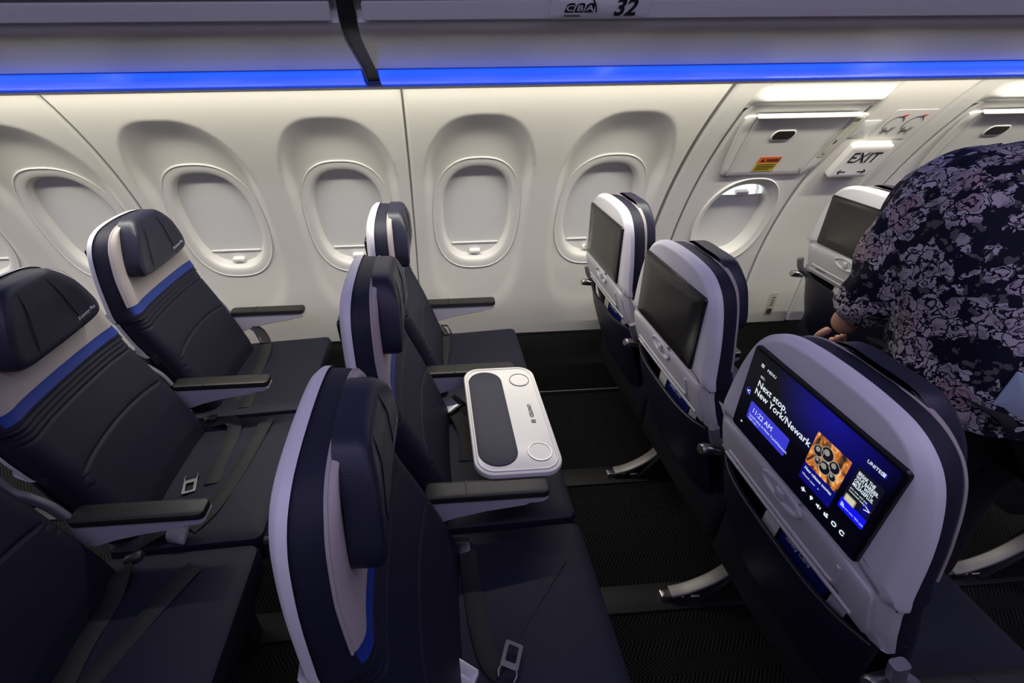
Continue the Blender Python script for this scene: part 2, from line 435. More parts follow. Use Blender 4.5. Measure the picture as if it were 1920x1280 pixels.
# ---------------------------------------------------------------- overwing exits
DX = .805
EW = (1.278, .888, .163, .203)            # exit window centre x, z, half sizes
def exit_door(k, idx):
    ox = k*DX
    root = empty('door_%d' % idx, (0, 0, 0), 'overwing exit hatch with release cover and oval window' + (' beside the EXIT sign' if k == 0 else ' behind the floral blouse'), kind='structure')
    win = (EW[0]+ox, EW[1], EW[2], EW[3])
    panel('frame_strip', .953+ox, 1.040+ox, [], lambda X, z: -.002, 'wall2', root, 8)
    panel('door_panel', 1.048+ox, 1.478+ox, [(win[0], win[1], win[2]*.96, win[3]*.96)], lambda X, z: -.004, 'wall2', root)
    grid('door_seam', lambda a, z: WM(a, z, -.011), lin(1.028+ox, 1.060+ox, 1), lin(ZB, ZT, 40), 'seamgrey', root)
    grid('door_seam', lambda a, z: WM(a, z, -.011), lin(1.464+ox, 1.506+ox, 1), lin(ZB, ZT, 40), 'seamgrey', root)
    # bulged housing above the door
    def hump(X, z):
        a = sstep(X, 1.022+ox, 1.085+ox)*sstep(1.50+ox-X, 0, .035)
        b = lerp_tab([(1.352, 0), (1.360, .001), (1.368, .008), (1.376, .015), (1.383, .018), (1.390, .0165), (1.400, .0105), (1.412, .004), (1.425, .0), (1.445, -.002)], z)
        return WM(X, z, b*a-.005)
    grid('upper_housing', hump, lin(1.02+ox, 1.502+ox, 70), lin(1.352, 1.446, 34), 'wall2', root)
    # release cover
    cov = [(1.062, 1.321), (1.068, 1.327), (1.076, 1.329), (1.486, 1.329), (1.4935, 1.326), (1.494, 1.318), (1.484, 1.175), (1.474, 1.135), (1.456, 1.113), (1.430, 1.104), (1.13, 1.104), (1.118, 1.108), (1.113, 1.118)]
    cov = cov[::-1]
    def dens(c):
        o = []
        for (a, b), (p, q) in zip(c, c[1:]+c[:1]):
            n = max(1, int(math.hypot(p-a, q-b)/.02))
            for i in range(n): o.append((a+(p-a)*i/n+ox, b+(q-b)*i/n))
        return o
    # the sloping left edge runs down the door: give the cover an outline in wall space
    def clip(poly, f):
        o = []
        for p, q in zip(poly, poly[1:]+poly[:1]):
            a, b = f(p), f(q)
            if a >= 0: o.append(p)
            if a*b < 0: o.append((p[0]+(q[0]-p[0])*a/(a-b), p[1]+(q[1]-p[1])*a/(a-b)))
        return o
    L1 = lambda p: p[0]-(1.10+(1.329-p[1])*.18); L2 = lambda p: (1.4455-(1.329-p[1])*.05)-p[0]
    mid = clip(clip(cov, lambda p: L1(p)-.0011), lambda p: L2(p)-.0011)
    hc = patch('release_cover', dens(mid), WM, -.006, .005, .002, 'wall2', root, rings=6)
    patch('cover_wing', dens(clip(cov, lambda p: -L1(p)-.0011)), WM, -.006, .005, .002, 'wall2', hc, rings=4)
    patch('cover_wing', dens(clip(cov, lambda p: -L2(p)-.0011)), WM, -.006, .005, .002, 'wall2', hc, rings=4)
    patch('hinge_bar', rrect(1.278+ox, 1.3315, .365, .007, .003, 3), WM, 0, .016, .003, 'white', root, rings=1)
    # finger slot
    sl = rrect(1.245+ox, 1.262, .074, .030, .013, 5)
    patch('slot_rim', inset(sl, -.005), WM, .002, .0075, .002, 'white', hc, rings=1)
    flat('slot_opening', [(a, b+.0015) for a, b in sl], WM, 'slot', hc, .0083, .001)
    # warning placard
    wp = empty('warning_placard'); wp.parent = root
    flat('yellow_field', rrect(1.268+ox, 1.139, .084, .033, .002, 2), WM, 'yellow', wp, .0062, .0008)
    flat('orange_band', rrect(1.268+ox, 1.168, .084, .024, .002, 2), WM, 'orange', wp, .0062, .0008)
    text('warning_text', 'WARNING', .0155, lambda u, v, h: WM(1.255+ox+u, 1.1625+v, .0067+h), 'ink', wp, xs=.72, bold=.0006)
    flat('warning_triangle', [(1.236+ox, 1.162), (1.250+ox, 1.162), (1.243+ox, 1.175)], WM, 'ink', wp, .0068, .0004)
    for q in range(4):
        flat('warning_line', rrect(1.268+ox-(.006 if q == 3 else 0), 1.150-q*.0068, .072-(.012 if q == 3 else 0), .0024, .001, 2), WM, 'ink', wp, .0068, .0004)
    # pictogram strip
    ps = empty('pictogram_strip'); ps.parent = root
    flat('strip_field', [(a+(b-1.248)*.06, b) for a, b in rrect(1.466+ox, 1.248, .029, .146, .003, 3)], WM, 'placard', ps, .0062, .0008)
    for q, (zz, hh) in enumerate(((1.312, .008), (1.276, .022), (1.232, .022), (1.192, .010))):
        if q == 0:
            for r in range(3): flat('strip_text', rrect(1.468+ox, zz-.004+r*.004, .018, .002, .0005, 1), WM, 'ink', ps, .0068, .0004)
        elif q < 3:
            flat('pictogram', [(1.4665+ox+d*1.35, zz+e) for d, e in ((-.006, -.010), (-.002, -.010), (0, -.003), (.004, -.008), (.0065, -.004), (.0025, .006), (-.0035, .011), (-.007, .004))], WM, 'ink', ps, .0068, .0004)
        else:
            for (aa, bb, ww, h2) in ((1.4625, zz+.007, .013, .002), (1.4625, zz-.007, .013, .002), (1.4570, zz, .002, .015)):
                flat('pictogram', rrect(aa+ox, bb, ww, h2, .0005, 1), WM, 'ink', ps, .0068, .0004)
    # window
    def rr(name, prof, m, par):
        n = 64; v = []; f = []
        for s, dh in prof:
            for a, b in super_e(win[0], win[1], win[2]*s, win[3]*s, 2.3, n): v.append(WM(a, b, dh))
        for q in range(len(prof)-1):
            for i in range(n): f.append((q*n+i, q*n+(i+1) % n, (q+1)*n+(i+1) % n, (q+1)*n+i))
        return meshobj(name, v, f, m, par, sharp=30)
    rr('window_ring', [(1.0, -.008), (.997, .002), (.985, .004), (.965, .001), (.86, -.004), (.82, -.012), (.775, -.040), (.765, -.06)], 'ring', root)
    rr('ring_recess', [(1.012, -.0035), (1.004, -.007), (1.0, -.008)], 'ring', root)
    # shade raised from below, daylight shows above its upper edge
    shz = .986
    zs = lin(win[1]-win[3]*.79, shz, 14); v = []; f = []
    for z in zs:
        wv = win[2]*.79*max(0, 1-abs((z-win[1])/(win[3]*.79))**2.3)**(1/2.3)
        for i in range(13): v.append(WM(win[0]-wv+2*wv*i/12, z, -.052+.004*math.sin(PI*i/12)))
    for j in range(len(zs)-1):
        for i in range(12): f.append((j*13+i, j*13+i+1, (j+1)*13+i+1, (j+1)*13+i))
    meshobj('window_shade', v, f, 'shade', root)
    patch('shade_handle', rrect(win[0]+.01, shz+.010, .055, .016, .004, 3), WM, -.058, -.036, .004, 'white', root, rings=1)
    rr('window_pane_frame', [(.775, -.07), (.84, -.07), (.84, -.10), (.775, -.10)], 'white', root)
    gm = bpy.data.materials.get('clear_pane')
    if not gm:
        gm = bpy.data.materials.new('clear_pane'); gm.use_nodes = True; b = gm.node_tree.nodes['Principled BSDF']
        b.inputs['Transmission Weight'].default_value = 1; b.inputs['Roughness'].default_value = .02; b.inputs['IOR'].default_value = 1.02
    patch('window_pane', super_e(win[0], win[1], win[2]*.80, win[3]*.80, 2.3, 48), WM, -.092, -.088, 0, gm, root, rings=3)
    return root
exit_door(0, 1); exit_door(1, 2)
panel('sidewall_panel', 1.486, 1.750, [], lambda X, z: .001, 'wall', wall, 20)
panel('sidewall_panel', 1.486+DX, 3.4, [], lambda X, z: .001, 'wall', wall, 40)
seamstrip(1.754, .022)
patch('wall_recess_plate', rrect(1.534, 1.275, .062, .062, .004, 3), WM, 0, .003, .001, 'placard', wall, rings=1).data.materials[0] = M['wall2']

# exit sign
sg = empty('exit_sign', (1.62, 1.66, 1.10), 'white EXIT sign with two black arrows on the sidewall', 'sign')
def onsign(o): o.parent = sg; o.matrix_parent_inverse = Matrix.Translation(-Vector((1.62, 1.66, 1.10)))
so = patch('sign_box', rrect(1.617, 1.163, .158, .130, .012, 5), WM, 0, .026, .006, 'white'); onsign(so)
t = text('sign_text', 'EXIT', .058, lambda u, v, h: WM(1.617+u, 1.163+v, .0262+h), 'ink', align='CENTER', xs=.95, bold=.0008); onsign(t)
for sx in (-1, 1):
    def am(a, b, h, sx=sx): return WM(1.617+sx*(.040+a), 1.124+b, .0266)
    o = meshobj('arrow', [am(a, b, 0) for a, b in ((.018, 0), (.006, .010), (.003, .008), (.008, .0022), (-.016, .0022), (-.016, -.0022), (.008, -.0022), (.003, -.008), (.006, -.010))], [tuple(range(9))], 'ink', None, False); onsign(o)
# instruction placard with red marks
ip = empty('instruction_placard', (1.66, 1.60, 1.24), 'translucent instruction placard with line drawing and red arrows above the EXIT sign', 'placard')
def onip(o): o.parent = ip; o.matrix_parent_inverse = Matrix.Translation(-Vector((1.66, 1.60, 1.24))); return o
onip(flat('placard_field', rrect(1.657, 1.288, .150, .104, .006, 3), WM, 'wall2', None, .0022, .001))
for px in (1.622, 1.692):
    onip(sweep('drawn_loop', [WM(px+.027*math.cos(a), 1.293+.026*math.sin(a), .003) for a in lin(.3, 2*PI-.5, 20)], circ(.0010, 5), 'gasket'))
    onip(sweep('drawn_line', [WM(px-.02+.004*i, 1.262+.010*(i % 3)-.008*(i % 2), .003) for i in range(10)], circ(.0009, 5), 'gasket'))
    onip(flat('red_arrow', [(px+.020, 1.326), (px+.004, 1.322), (px+.012, 1.312)], WM, 'red', None, .0036, .0008))
pb = flat('wall_placard', rrect(1.640, .452, .036, .118, .003, 2), WM, 'placard', None, .0035, .001)
tag(pb, 'small narrow placard with a dark square low on the sidewall', 'placard')
flat('dark_square', rrect(1.640, .412, .026, .028, .001, 1), WM, 'gasket', pb, .0042, .0006)
for q in range(4): flat('placard_line', rrect(1.640, .445+q*.014, .016, .005, .001, 1), WM, 'gasket', pb, .0042, .0006)

# dado, floor, shell of the cabin
bb = grid('baseboard_left', lambda X, t: (X, 1.846-.079*t, .362*(1-t)), lin(-3.6, 3.4, 20), lin(0, 1, 4), 'dado'); tag(bb, 'dark charcoal dado panel below the sidewall', kind='structure')
prism('dado_trim', rrect(0, 0, .012, .006, .002, 2), lambda a, b, t: (t, 1.772+b, .018+a), -3.6, 3.4, 'silver', bb)
# kick trunking along the wall by the seats
fl = grid('floor', lambda X, Y: (X, Y, 0), lin(-3.6, 3.4, 1), lin(-1.9, 1.9, 1), 'carpet'); tag(fl, 'black herringbone carpet', kind='structure')
for i, ty in enumerate((1.235, .748)):
    tr = prism('trim_%d' % (i+1), rrect(ty, .004, .085, .010, .004, 2), lambda a, b, t: (t, a, b), -3.6, 3.4, 'dado'); tag(tr, 'black seat track cover strip on the carpet', kind='structure')
def plain(name, fn, us, vs, m, lab):
    return tag(grid(name, fn, us, vs, m), lab, kind='structure')
plain('wall_right', lambda X, z: (X, -1.25-math.sqrt(max(0, .6**2-(max(z-.7, 0)*.42)**2)), z), lin(-3.6, 3.4, 4), lin(0, 2.2, 16), 'wall', 'opposite cabin sidewall')
plain('ceiling', lambda X, t: (X, t, 2.16-.10*(t/1.6)**2), lin(-3.6, 3.4, 4), lin(-1.9, 1.9, 24), 'ceil', 'smooth cabin ceiling')
plain('wall_rear', lambda Y, z: (-3.58, Y, z), lin(-1.9, 1.9, 2), lin(0, 2.2, 2), 'ceil', 'cabin bulkhead behind the seats')
plain('wall_front', lambda Y, z: (3.38, Y, z), lin(-1.9, 1.9, 2), lin(0, 2.2, 2), 'ceil', 'cabin bulkhead ahead of the seats')
plain('wall_outer', lambda X, z: (X, 1.462+(.4 if z > 1.6 else 0), z), lin(-3.6, 3.4, 2), [1.444, 1.60, 1.601, 2.2], 'ceil', 'upper sidewall above the bins')
for k, y in enumerate((.14, -.60)):
    o = prism('ceiling_light_offscreen', rrect(y, 2.115, .16, .03, .012, 4), lambda a, b, t: (t, a, b), -3.3, 2.7, 'mood'); tag(o, 'violet aisle ceiling light strip ' + ('on the window side' if k == 0 else 'on the far side of the aisle'), 'light')

# ------------------------------------------------------------------ overhead bins
under = [(1.27, 1.4815), (1.20, 1.4985), (1.13, 1.515), (1.07, 1.529), (1.035, 1.538), (1.018, 1.545), (1.006, 1.554), (.998, 1.5615)]
door = [(.992, 1.5645), (.9895, 1.5655), (.981, 1.580), (.976, 1.5895)]
upper = [(.972, 1.600), (.93, 1.640), (.845, 1.70), (.80, 1.80), (.78, 1.92), (.79, 2.10)]
def prof_obj(name, prof, x0, x1, m, parent, n=2):
    return grid(name, lambda X, k: (X, *prof[int(k)]), lin(x0, x1, n), list(range(len(prof))), m, parent, sharp=25)
def bin_(x0, x1, label, labelled=False):
    r = empty('overhead_bin', ((x0+x1)/2, 1.0, 1.55), label, 'overhead bin', 'overhead bins along the sidewall')
    ch = []
    ch.append(prof_obj('underside_panel', [(1.262, 1.4845)]+under[1:], x0, x1, 'bin', None))
    led = grid('light_strip', lambda X, t: (X, 1.372-.102*t, 1.4452+.0365*t-.010*math.sin(PI*t)), lin(x0+.004, x1-.004, 8), lin(0, 1, 10), 'led'); ch.append(led)
    ch.append(prism('lower_lip', [(1.402, 1.434), (1.404, 1.50), (1.385, 1.50), (1.385, 1.446), (1.368, 1.446), (1.366, 1.440), (1.378, 1.4335)], lambda a, b, t: (t, a, b), x0, x1, 'bin'))
    ch.append(prof_obj('lens_edge', [(1.372, 1.4455), (1.371, 1.4462)], x0, x1, 'bin', None))
    ch.append(prism('door_rail', [(a, b) for a, b in door]+[(1.0, 1.60), (1.01, 1.58)], lambda a, b, t: (t, a, b), x0+.012, x1-.012, 'bindoor', None, .002))
    ch.append(prof_obj('bin_front', upper, x0, x1, 'bindoor', None))
    ch.append(prof_obj('rail_recess', [(.999, 1.562), (1.005, 1.59), (1.0, 1.61), (.972, 1.602)], x0, x1, 'bin', None))
    for xe in (x0, x1):
        poly = [(1.262, 1.4845)]+under[1:]+upper+[(1.40, 2.1), (1.404, 1.5), (1.37, 1.4455)]
        ch.append(meshobj('end_cap', [(xe, a, b) for a, b in poly], [tuple(range(len(poly)))], 'bin', None, False))
    top = meshobj('cove_cover', [(x0, 1.403, 1.56), (x1, 1.403, 1.56), (x1, 1.56, 1.56), (x0, 1.56, 1.56)], [(0, 1, 2, 3)], 'ceil', None, False); ch.append(top)
    # lamps added below the blue strip throw its spill onto the bin; the lengths beyond the picture's edges are lamps of their own
    cuts = [q for q in (x0, -1.04, 1.72, x1) if x0 <= q <= x1]
    for q0, q1 in zip(cuts, cuts[1:]):
        xm = (q0+q1)/2
        la = area('blue_spill_lamp' if -1.04 < xm < 1.72 else 'blue_spill_lamp_offscreen', (xm, 1.292, 1.452), (math.radians(-116), 0, 0), q1-q0-.01, .012, (.02, .10, 1), .13*(q1-q0))
        ch.append(la)
    if x0 > 1.72: led.name = 'light_strip_offscreen'
    for c in ch: c.parent = r; c.matrix_parent_inverse = Matrix.Translation(-r.location)
    return r
bin_(-3.5, -.155, 'grey overhead bin with blue light strip above the taupe headrests')
b2 = bin_(-.122, 2.15, 'grey overhead bin with blue light strip carrying the row 32 label')
bin_(2.18, 3.36, 'grey overhead bin past the second exit hatch')
gp = grid('bin_divider', lambda X, k: (X, ([(1.40, 1.452), (1.36, 1.456)]+[(a, b+.010) for a, b in under]+[(a, b+.012) for a, b in upper])[int(k)][0], ([(1.40, 1.452), (1.36, 1.456)]+[(a, b+.010) for a, b in under]+[(a, b+.012) for a, b in upper])[int(k)][1]), lin(-.156, -.121, 2), list(range(16)), 'gap')
fl_ = prism('gap_lip', [(1.402, 1.434), (1.404, 1.56), (1.385, 1.56), (1.385, 1.446), (1.368, 1.446), (1.366, 1.440), (1.378, 1.4335)], lambda a, b, t: (t, a, b), -.156, -.121, 'bin', gp)
tag(gp, 'black gap strip between two overhead bins', kind='structure')
# row label on the bin rail
def rail(u, t, h):   # u along x, t 0..1 up the rail, h proud
    y0, z0, y1, z1 = .9905, 1.5640, .9755, 1.5905
    n = Vector((0, -(z1-z0), (y1-y0))).normalized()
    return (u, y0+(y1-y0)*t+n.y*h, z0+(z1-z0)*t+n.z*h)
lb = empty('row_label', (.3, .96, 1.57), 'row label plate reading CBA and 32 on the bin rail', 'label')
def onl(o): o.parent = lb; o.matrix_parent_inverse = Matrix.Translation(-lb.location); return o
RL = .059
def rmap(u, v, h): return rail(u, v/RL, h)
onl(patch('label_plate', rrect(.324, .038, .184, .070, .012, 5), rmap, -.002, .0035, .0015, 'bindoor', rings=1))
for k, ch in enumerate('CBA'):
    u0 = .258+k*.0185; sh = .002
    onl(flat('seat_letter_box', [(u0, .026), (u0+.0165, .026), (u0+.0165+sh*.8, .050), (u0+.0145+sh, .055), (u0+.006+sh, .055), (u0+.0035, .050)], rmap, 'ink', None, .0044, .0004))
    onl(text('seat_letter', ch, .026, lambda a, b, h, u0=u0: rmap(u0+.0095+a, .031+b, .0046), 'bindoor', align='CENTER', shear=.05, xs=.80, bold=.0004))
onl(sweep('label_arc', [rmap(.3175-.010*(a/2)**2, .026+.034*a/1.7, .0045) for a in lin(0, 2.0, 8)], circ(.0012, 5), 'ink'))
onl(text('row_number', '32', .076, lambda a, b, h: rmap(.350+a, .016+b, .0045), 'ink', shear=.10, xs=.56, bold=.0022))
for k in range(9): onl(flat('label_small_mark', rrect(.2605+k*.0033, .0145, .0024, .0045, .0004, 1), rmap, 'ink', None, .0044, .0004))

# ------------------------------------------------------------------ seats (local: x forward, y to the window, z up, floor at 0)
XR = [(.66, -.104), (.70, -.122), (.75, -.144), (.80, -.161), (.848, -.172), (.95, -.178), (1.027, -.182), (1.06, -.183), (1.12, -.182)]
XF = [(.43, .054), (.5, .042), (.6, .008), (.7, -.030), (.78, -.065), (.858, -.091), (.95, -.102), (1.05, -.106), (1.11, -.114)]
XB = [(.43, -.07), (.55, -.115), (.68, -.150), (.72, -.152), (1.12, -.168)]
def xr(z): return lerp_tab(XR, z)
def xf(z): return lerp_tab(XF, z)
def xb(z): return lerp_tab(XB, z)
_HP = [(.214, .690), (.214, .76), (.2125, .815), (.2175, .824), (.213, .86), (.203, .93), (.190, .985), (.172, 1.030), (.146, 1.060), (.108, 1.079), (.055, 1.087), (0, 1.089)]
_sp = smooth_path([(a, 0, b) for a, b in _HP], 7); HALF = [(p.x, p.z) for p in _sp]
TOP = 1.089
_ow = sorted((z, y) for y, z in HALF)
def ow(z): return lerp_tab(_ow, z)
def shell_outline(d=0.):
    pts = [(-y, z) for y, z in HALF]+[(y, z) for y, z in HALF[::-1][1:]]
    return inset(pts, d) if d else pts
def rim(z): return .026
def SM(y, z, h): return (xr(z)-h, y, z)
def FM(y, z, h): return (xf(z)+h, y, z)

def seat_shell(parent):
    base = shell_outline(); n = len(base); v = []; f = []
    def ins(d): return [(y, z+.45*(zb_-z) if zb_ > z or z > 1.05 else z) for (y, z), (yb_, zb_) in zip(inset(base, d), base)]
    lay = [(base, None), (base, -.0145), (ins(.002), -.0115), (ins(.015), -.0020), (ins(.018), -.0004), (ins(.024), 0)]
    core = lay[-1][0]
    for s in (.8, .6, .4, .2): lay.append(([(y*s, .90+(z-.90)*s) for y, z in core], 0))
    for pts, h in lay: v += [SM(y, z, -rim(z) if h is None else h) for y, z in pts]
    for k in range(len(lay)-1):
        for i in range(n): f.append((k*n+i, k*n+(i+1) % n, (k+1)*n+(i+1) % n, (k+1)*n+i))
    v.append(SM(0, .9, 0)); k = len(lay)-1
    for i in range(n): f.append((k*n+i, k*n+(i+1) % n, len(v)-1))
    return meshobj('back_shell', v, f, 'shell', parent, sharp=50)
def cw(z): return max(.002, ow(min(z+.003, TOP))-.003)
def front_x(t, z):
    """front surface of the back cushion"""
    a, b = xr(z)+.025, xf(z); e = (max(0, 1-abs(t)**16))**(1/2.0)
    if z < .72: a = lerp_tab([(.43, -.02), (.6, -.06), (.72, xr(.72)+.025)], z)
    bol = .004*math.exp(-((abs(t)-.84)/.11)**2); con = -.010*(1-t*t)
    g = 0
    if z < .84 and abs(t) < .97:
        for z0, q in ((.828, .5), (.816, .5), (.804, .5), (.790, .9)): g += math.exp(-((z-z0+.004*t*t)/.0030)**2)*q
        z2 = .684-.022*t*t-.10*sstep(abs(t), .80, 1.0); g += math.exp(-((z-z2)/.0036)**2)
    return a+(b-a)*e+(bol+con)*e-.0050*g*e
CZ = lin(.43, .62, 40)+lin(.62, .86, 92)[1:]+lin(.86, .99, 16)[1:]+[TOP-.094*(1-q)**1.8-.0040 for q in lin(0, 1, 24)][1:]
def back_cushion(parent):
    zs = CZ
    ts = [math.sin(PI/2*q) for q in lin(-1, 1, 44)]; v = []; f = []
    nn = len(ts)+2
    for z in zs:
        wv = cw(z)
        v.append((front_x(0, z)-.03 if z < .7 else xr(z)+.012, -wv, z))
        for t_ in ts: v.append((front_x(t_, z), wv*t_, z))
        v.append((front_x(0, z)-.03 if z < .7 else xr(z)+.012, wv, z))
    for j in range(len(zs)-1):
        for i in range(nn-1): f.append((j*nn+i, j*nn+i+1, (j+1)*nn+i+1, (j+1)*nn+i))
        f.append((j*nn+nn-1, j*nn, (j+1)*nn, (j+1)*nn+nn-1))
    f.append(tuple(range(nn))); f.append(tuple(range((len(zs)-1)*nn, len(zs)*nn)))
    return meshobj('back_cushion', v, f, 'navyfab', parent, sharp=70)
def front_panel(name, z0, z1, t0, m, parent, off=.0022, nz=10):
    ts = [-1, -.985]+lin(-.97, .97, 44)+[.985, 1]; zs = nz if isinstance(nz, list) else lin(z0, z1, nz)
    def fn(q, z):
        tt = t0(z)*q; return (front_x(tt, z)+off*(1 if abs(q) < .99 else .1), cw(z)*tt, z)
    return grid(name, fn, ts, zs, m, parent)
def headrest(parent):
    hp = [(0, 1.095), (.052, 1.094), (.081, 1.081), (.110, 1.044), (.133, .996), (.142, .962), (.134, .938), (.102, .928), (.05, .925), (0, .924)]
    hs = [(p.x, p.z) for p in smooth_path([(a, 0, b) for a, b in hp], 4)]
    out = hs+[(-a, b) for a, b in hs[::-1][1:-1]]
    out = out[::-1]
    def mp(y, z, h):
        return (-.108+h+.008*(abs(y)/.15)**2.4-.012*sstep(z, 1.03, 1.10), y, z)
    HT = .046
    o = patch('headrest', out, mp, 0, HT, .014, 'navy', parent, rings=8, crown=-.004)
    for sy in (-1, 1):
        sweep('headrest_seam', [mp(sy*(.040+.035*q), 1.078-.144*q, HT-.001) for q in lin(0, 1, 12)], circ(.0011, 5), 'seam', o, up=(1, 0, 0))
    sweep('headrest_seam', [mp(*p, HT-.005) for p in inset(out, .0055)], circ(.0011, 5), 'seam', o, up=(1, 0, 0), closed=True)
    text('headrest_text', 'Economy Plus', .0135, lambda u, v, h: mp(.060+u, .951+v+.12*u, HT+.0006), 'print', o, xs=.80, shear=.1)
    return o
def seat_pan(parent):
    o = patch('seat_cushion', rrect(.170, 0, .395, .481, .028, 6), lambda a, b, h: (a+.05*(h-.46)*(1 if a > .2 else 0), b, h+.012*sstep(a, .02, .36)-.010*math.exp(-((a-.08)/.09)**2)), .368, .458, .020, 'navyfab', parent, rings=8, crown=.004)
    patch('seat_base', rrect(.140, 0, .33, .47, .02, 3), lambda a, b, h: (a, b, h), .285, .372, .006, 'frame', parent, rings=1, back=True)
    return o
def armrest(parent, y0):
    a = empty('armrest'); a.parent = parent
    def top(x, y, h): return (x, y0+y, h+.010*sstep(-x, -.05, .06)*0)
    patch('armrest_cap', rrect(.122, 0, .300, .050, .014, 5), top, .5945, .612, .005, 'cap', a, rings=3, back=True)
    patch('cap_joint', rrect(.072, 0, .004, .050, .0015, 2), top, .6115, .6128, .0004, 'frame', a, rings=1)
    body = [(-.045, .594), (.246, .594), (.250, .584), (.240, .574), (.224, .571), (.205, .571), (.196, .564), (.10, .550), (.03, .534), (-.02, .516), (-.05, .530)]
    prism('armrest_body', body[::-1], lambda p, q, t_: (p+.020, y0+t_, q), -.0225, .0225, 'arm', a, .003)
    pth = smooth_path([(-.135, y0, .735), (-.118, y0, .690), (-.090, y0, .672), (-.062, y0, .640), (-.045, y0, .600)], 5)
    sweep('armrest_bracket', pth, rrect(0, 0, .024, .016, .005, 2), 'bracket', a, up=(0, 1, 0))
    revolve_cap('armrest_hinge', (-.150, y0, .664), (1, .15, -.22), .015, .065, 'silver', a)
    return a
def seat_leg(parent, y0):
    a = empty('seat_leg'); a.parent = parent
    pth = smooth_path([(-.085, y0, .034), (-.03, y0, .050), (.04, y0, .098), (.090, y0, .168), (.116, y0, .232), (.122, y0, .285)], 6)
    sweep('strut', pth, rrect(0, 0, .012, .036, .004, 2), 'strut', a, up=(0, 1, 0))
    prism('leg_shroud', [(.0, .012), (.26, .012), (.26, .2865), (.12, .2865), (.095, .17), (.05, .095)], lambda p, q, t_: (p, y0+t_, q), -.028, .028, 'frame', a, .006)
    patch('track_fitting', rrect(-.098, y0, .034, .026, .004, 2), lambda x, y, h: (x, y, h), .006, .030, .003, 'silver', a, rings=1)
    patch('track_clamp', rrect(-.060, y0, .050, .040, .005, 2), lambda x, y, h: (x, y, h), .008, .034, .004, 'frame', a, rings=1)
    for yy in (-.017, .017):
        revolve_cap('track_bolt', (-.052, y0+yy, .028), (0, 0, 1), .006, .012, 'chrome', a, 8)
    revolve_cap('tie_rod', (-.02, y0-.012, .022), (1, 0, 0), .004, .12, 'silver', a, 8)
    return a
def rear_kit(parent, lit=False):
    """screen, tray table, pocket and cards on the back of a seat"""
    sw, z0, z1 = .150, .846, 1.030
    bz = patch('screen_housing', rrect(0, (z0+z1)/2, 2*sw+.010, z1-z0+.012, .009, 4), SM, -.004, .0065, .003, 'bezel', parent, rings=2)
    if not lit: patch('screen', rrect(0, (z0+z1)/2, 2*sw, z1-z0, .006, 4), SM, .005, .0076, .0006, 'glass', parent, rings=3)
    tr = [(-.196, .712), (-.190, .812), (-.184, .820), (-.12, .824), (-.06, .828), (-.045, .822), (.045, .822), (.06, .828), (.12, .824), (.184, .820), (.190, .812), (.196, .712), (.185, .697), (.0, .690), (-.185, .697)]
    tr2 = []
    for (a, b), (c, d) in zip(tr, tr[1:]+tr[:1]):
        n = max(1, int(math.hypot(c-a, d-b)/.018))
        for i in range(n): tr2.append((a+(c-a)*i/n, b+(d-b)*i/n))
    tr2 = tr2[::-1]
    ty = patch('tray_table', tr2, SM, -.012, .0045, .0025, 'tray', parent, rings=4)
    def line(pts, r, nm, m, hh=.0040): return sweep(nm, smooth_path([SM(y, z, hh) for y, z in pts], 4), circ(r, 6), m, ty, up=(1, 0, 0))
    line([(.165, .742), (.10, .739), (0, .738), (-.11, .739), (-.128, .745), (-.134, .762), (-.135, .800)], .0042, 'tray_ridge', 'tray')
    line([(.185, .716), (0, .710), (-.165, .716)], .0028, 'tray_lip', 'tray', .0055)
    patch('tray_slot', rrect(-.105, .728, .07, .0035, .0015, 2), SM, .003, .0053, 0, 'gap', ty, rings=1)
    patch('tray_slot', rrect(.12, .728, .05, .0035, .0015, 2), SM, .003, .0053, 0, 'gap', ty, rings=1)
    lt = empty('tray_latch'); lt.parent = ty
    sweep('latch_rim', [SM(.0+.048*math.cos(a), .808+.021*math.sin(a), .0055) for a in lin(0, 2*PI, 28)[:-1]], circ(.0045, 6), 'tray', lt, up=(1, 0, 0), closed=True)
    patch('latch_dish', super_e(0, .808, .044, .018, 2.2, 28), SM, .002, .0056, 0, 'shell', lt, rings=2, crown=-.004)
    patch('latch_knob', rrect(0, .806, .020, .026, .006, 3), SM, .002, .012, .004, 'tray', lt, rings=1)
    patch('latch_bar', rrect(.0, .832, .085, .005, .002, 2), SM, .001, .008, .002, 'tray', lt, rings=1)
    # pocket
    XP = [(.30, .03), (.36, -.015), (.44, -.060), (.54, -.100), (.62, -.128), (.69, -.144)]
    def PM(y, z, h): return (lerp_tab(XP, z)-h+.028*(abs(y)/.2)**4, y, z)
    po = [(-.205, .688), (-.196, .45), (-.17, .36), (-.10, .325), (0, .318), (.10, .325), (.17, .36), (.196, .45), (.205, .688), (.10, .678), (0, .674), (-.10, .678)]
    p2 = []
    for (a, b), (c, d) in zip(po, po[1:]+po[:1]):
        n = max(1, int(math.hypot(c-a, d-b)/.02))
        for i in range(n): p2.append((a+(c-a)*i/n, b+(d-b)*i/n))
    pk = patch('seat_pocket', p2, PM, -.006, .004, .002, 'navy', parent, rings=8)
    line2 = sweep('pocket_trim', smooth_path([PM(y, .677+.010*(y/.2)**2, .003) for y in lin(.200, -.200, 10)], 3), circ(.0030, 6), 'cap', pk, up=(1, 0, 0))
    # lower back behind the pocket
    grid('lower_back', lambda y, z: (lerp_tab([(.30, .05), (.45, -.02), (.6, -.075), (.72, -.115)], z), y, z), lin(-.205, .205, 4), lin(.30, .72, 10), 'frame', parent)
    def KM(y, z, h): return (-.1735-.10*(.66-z)*-1-h, y, z)
    def KM(y, z, h): return (-.120-.10*(z-.70)*-1-h if False else -.113-h, y, z)
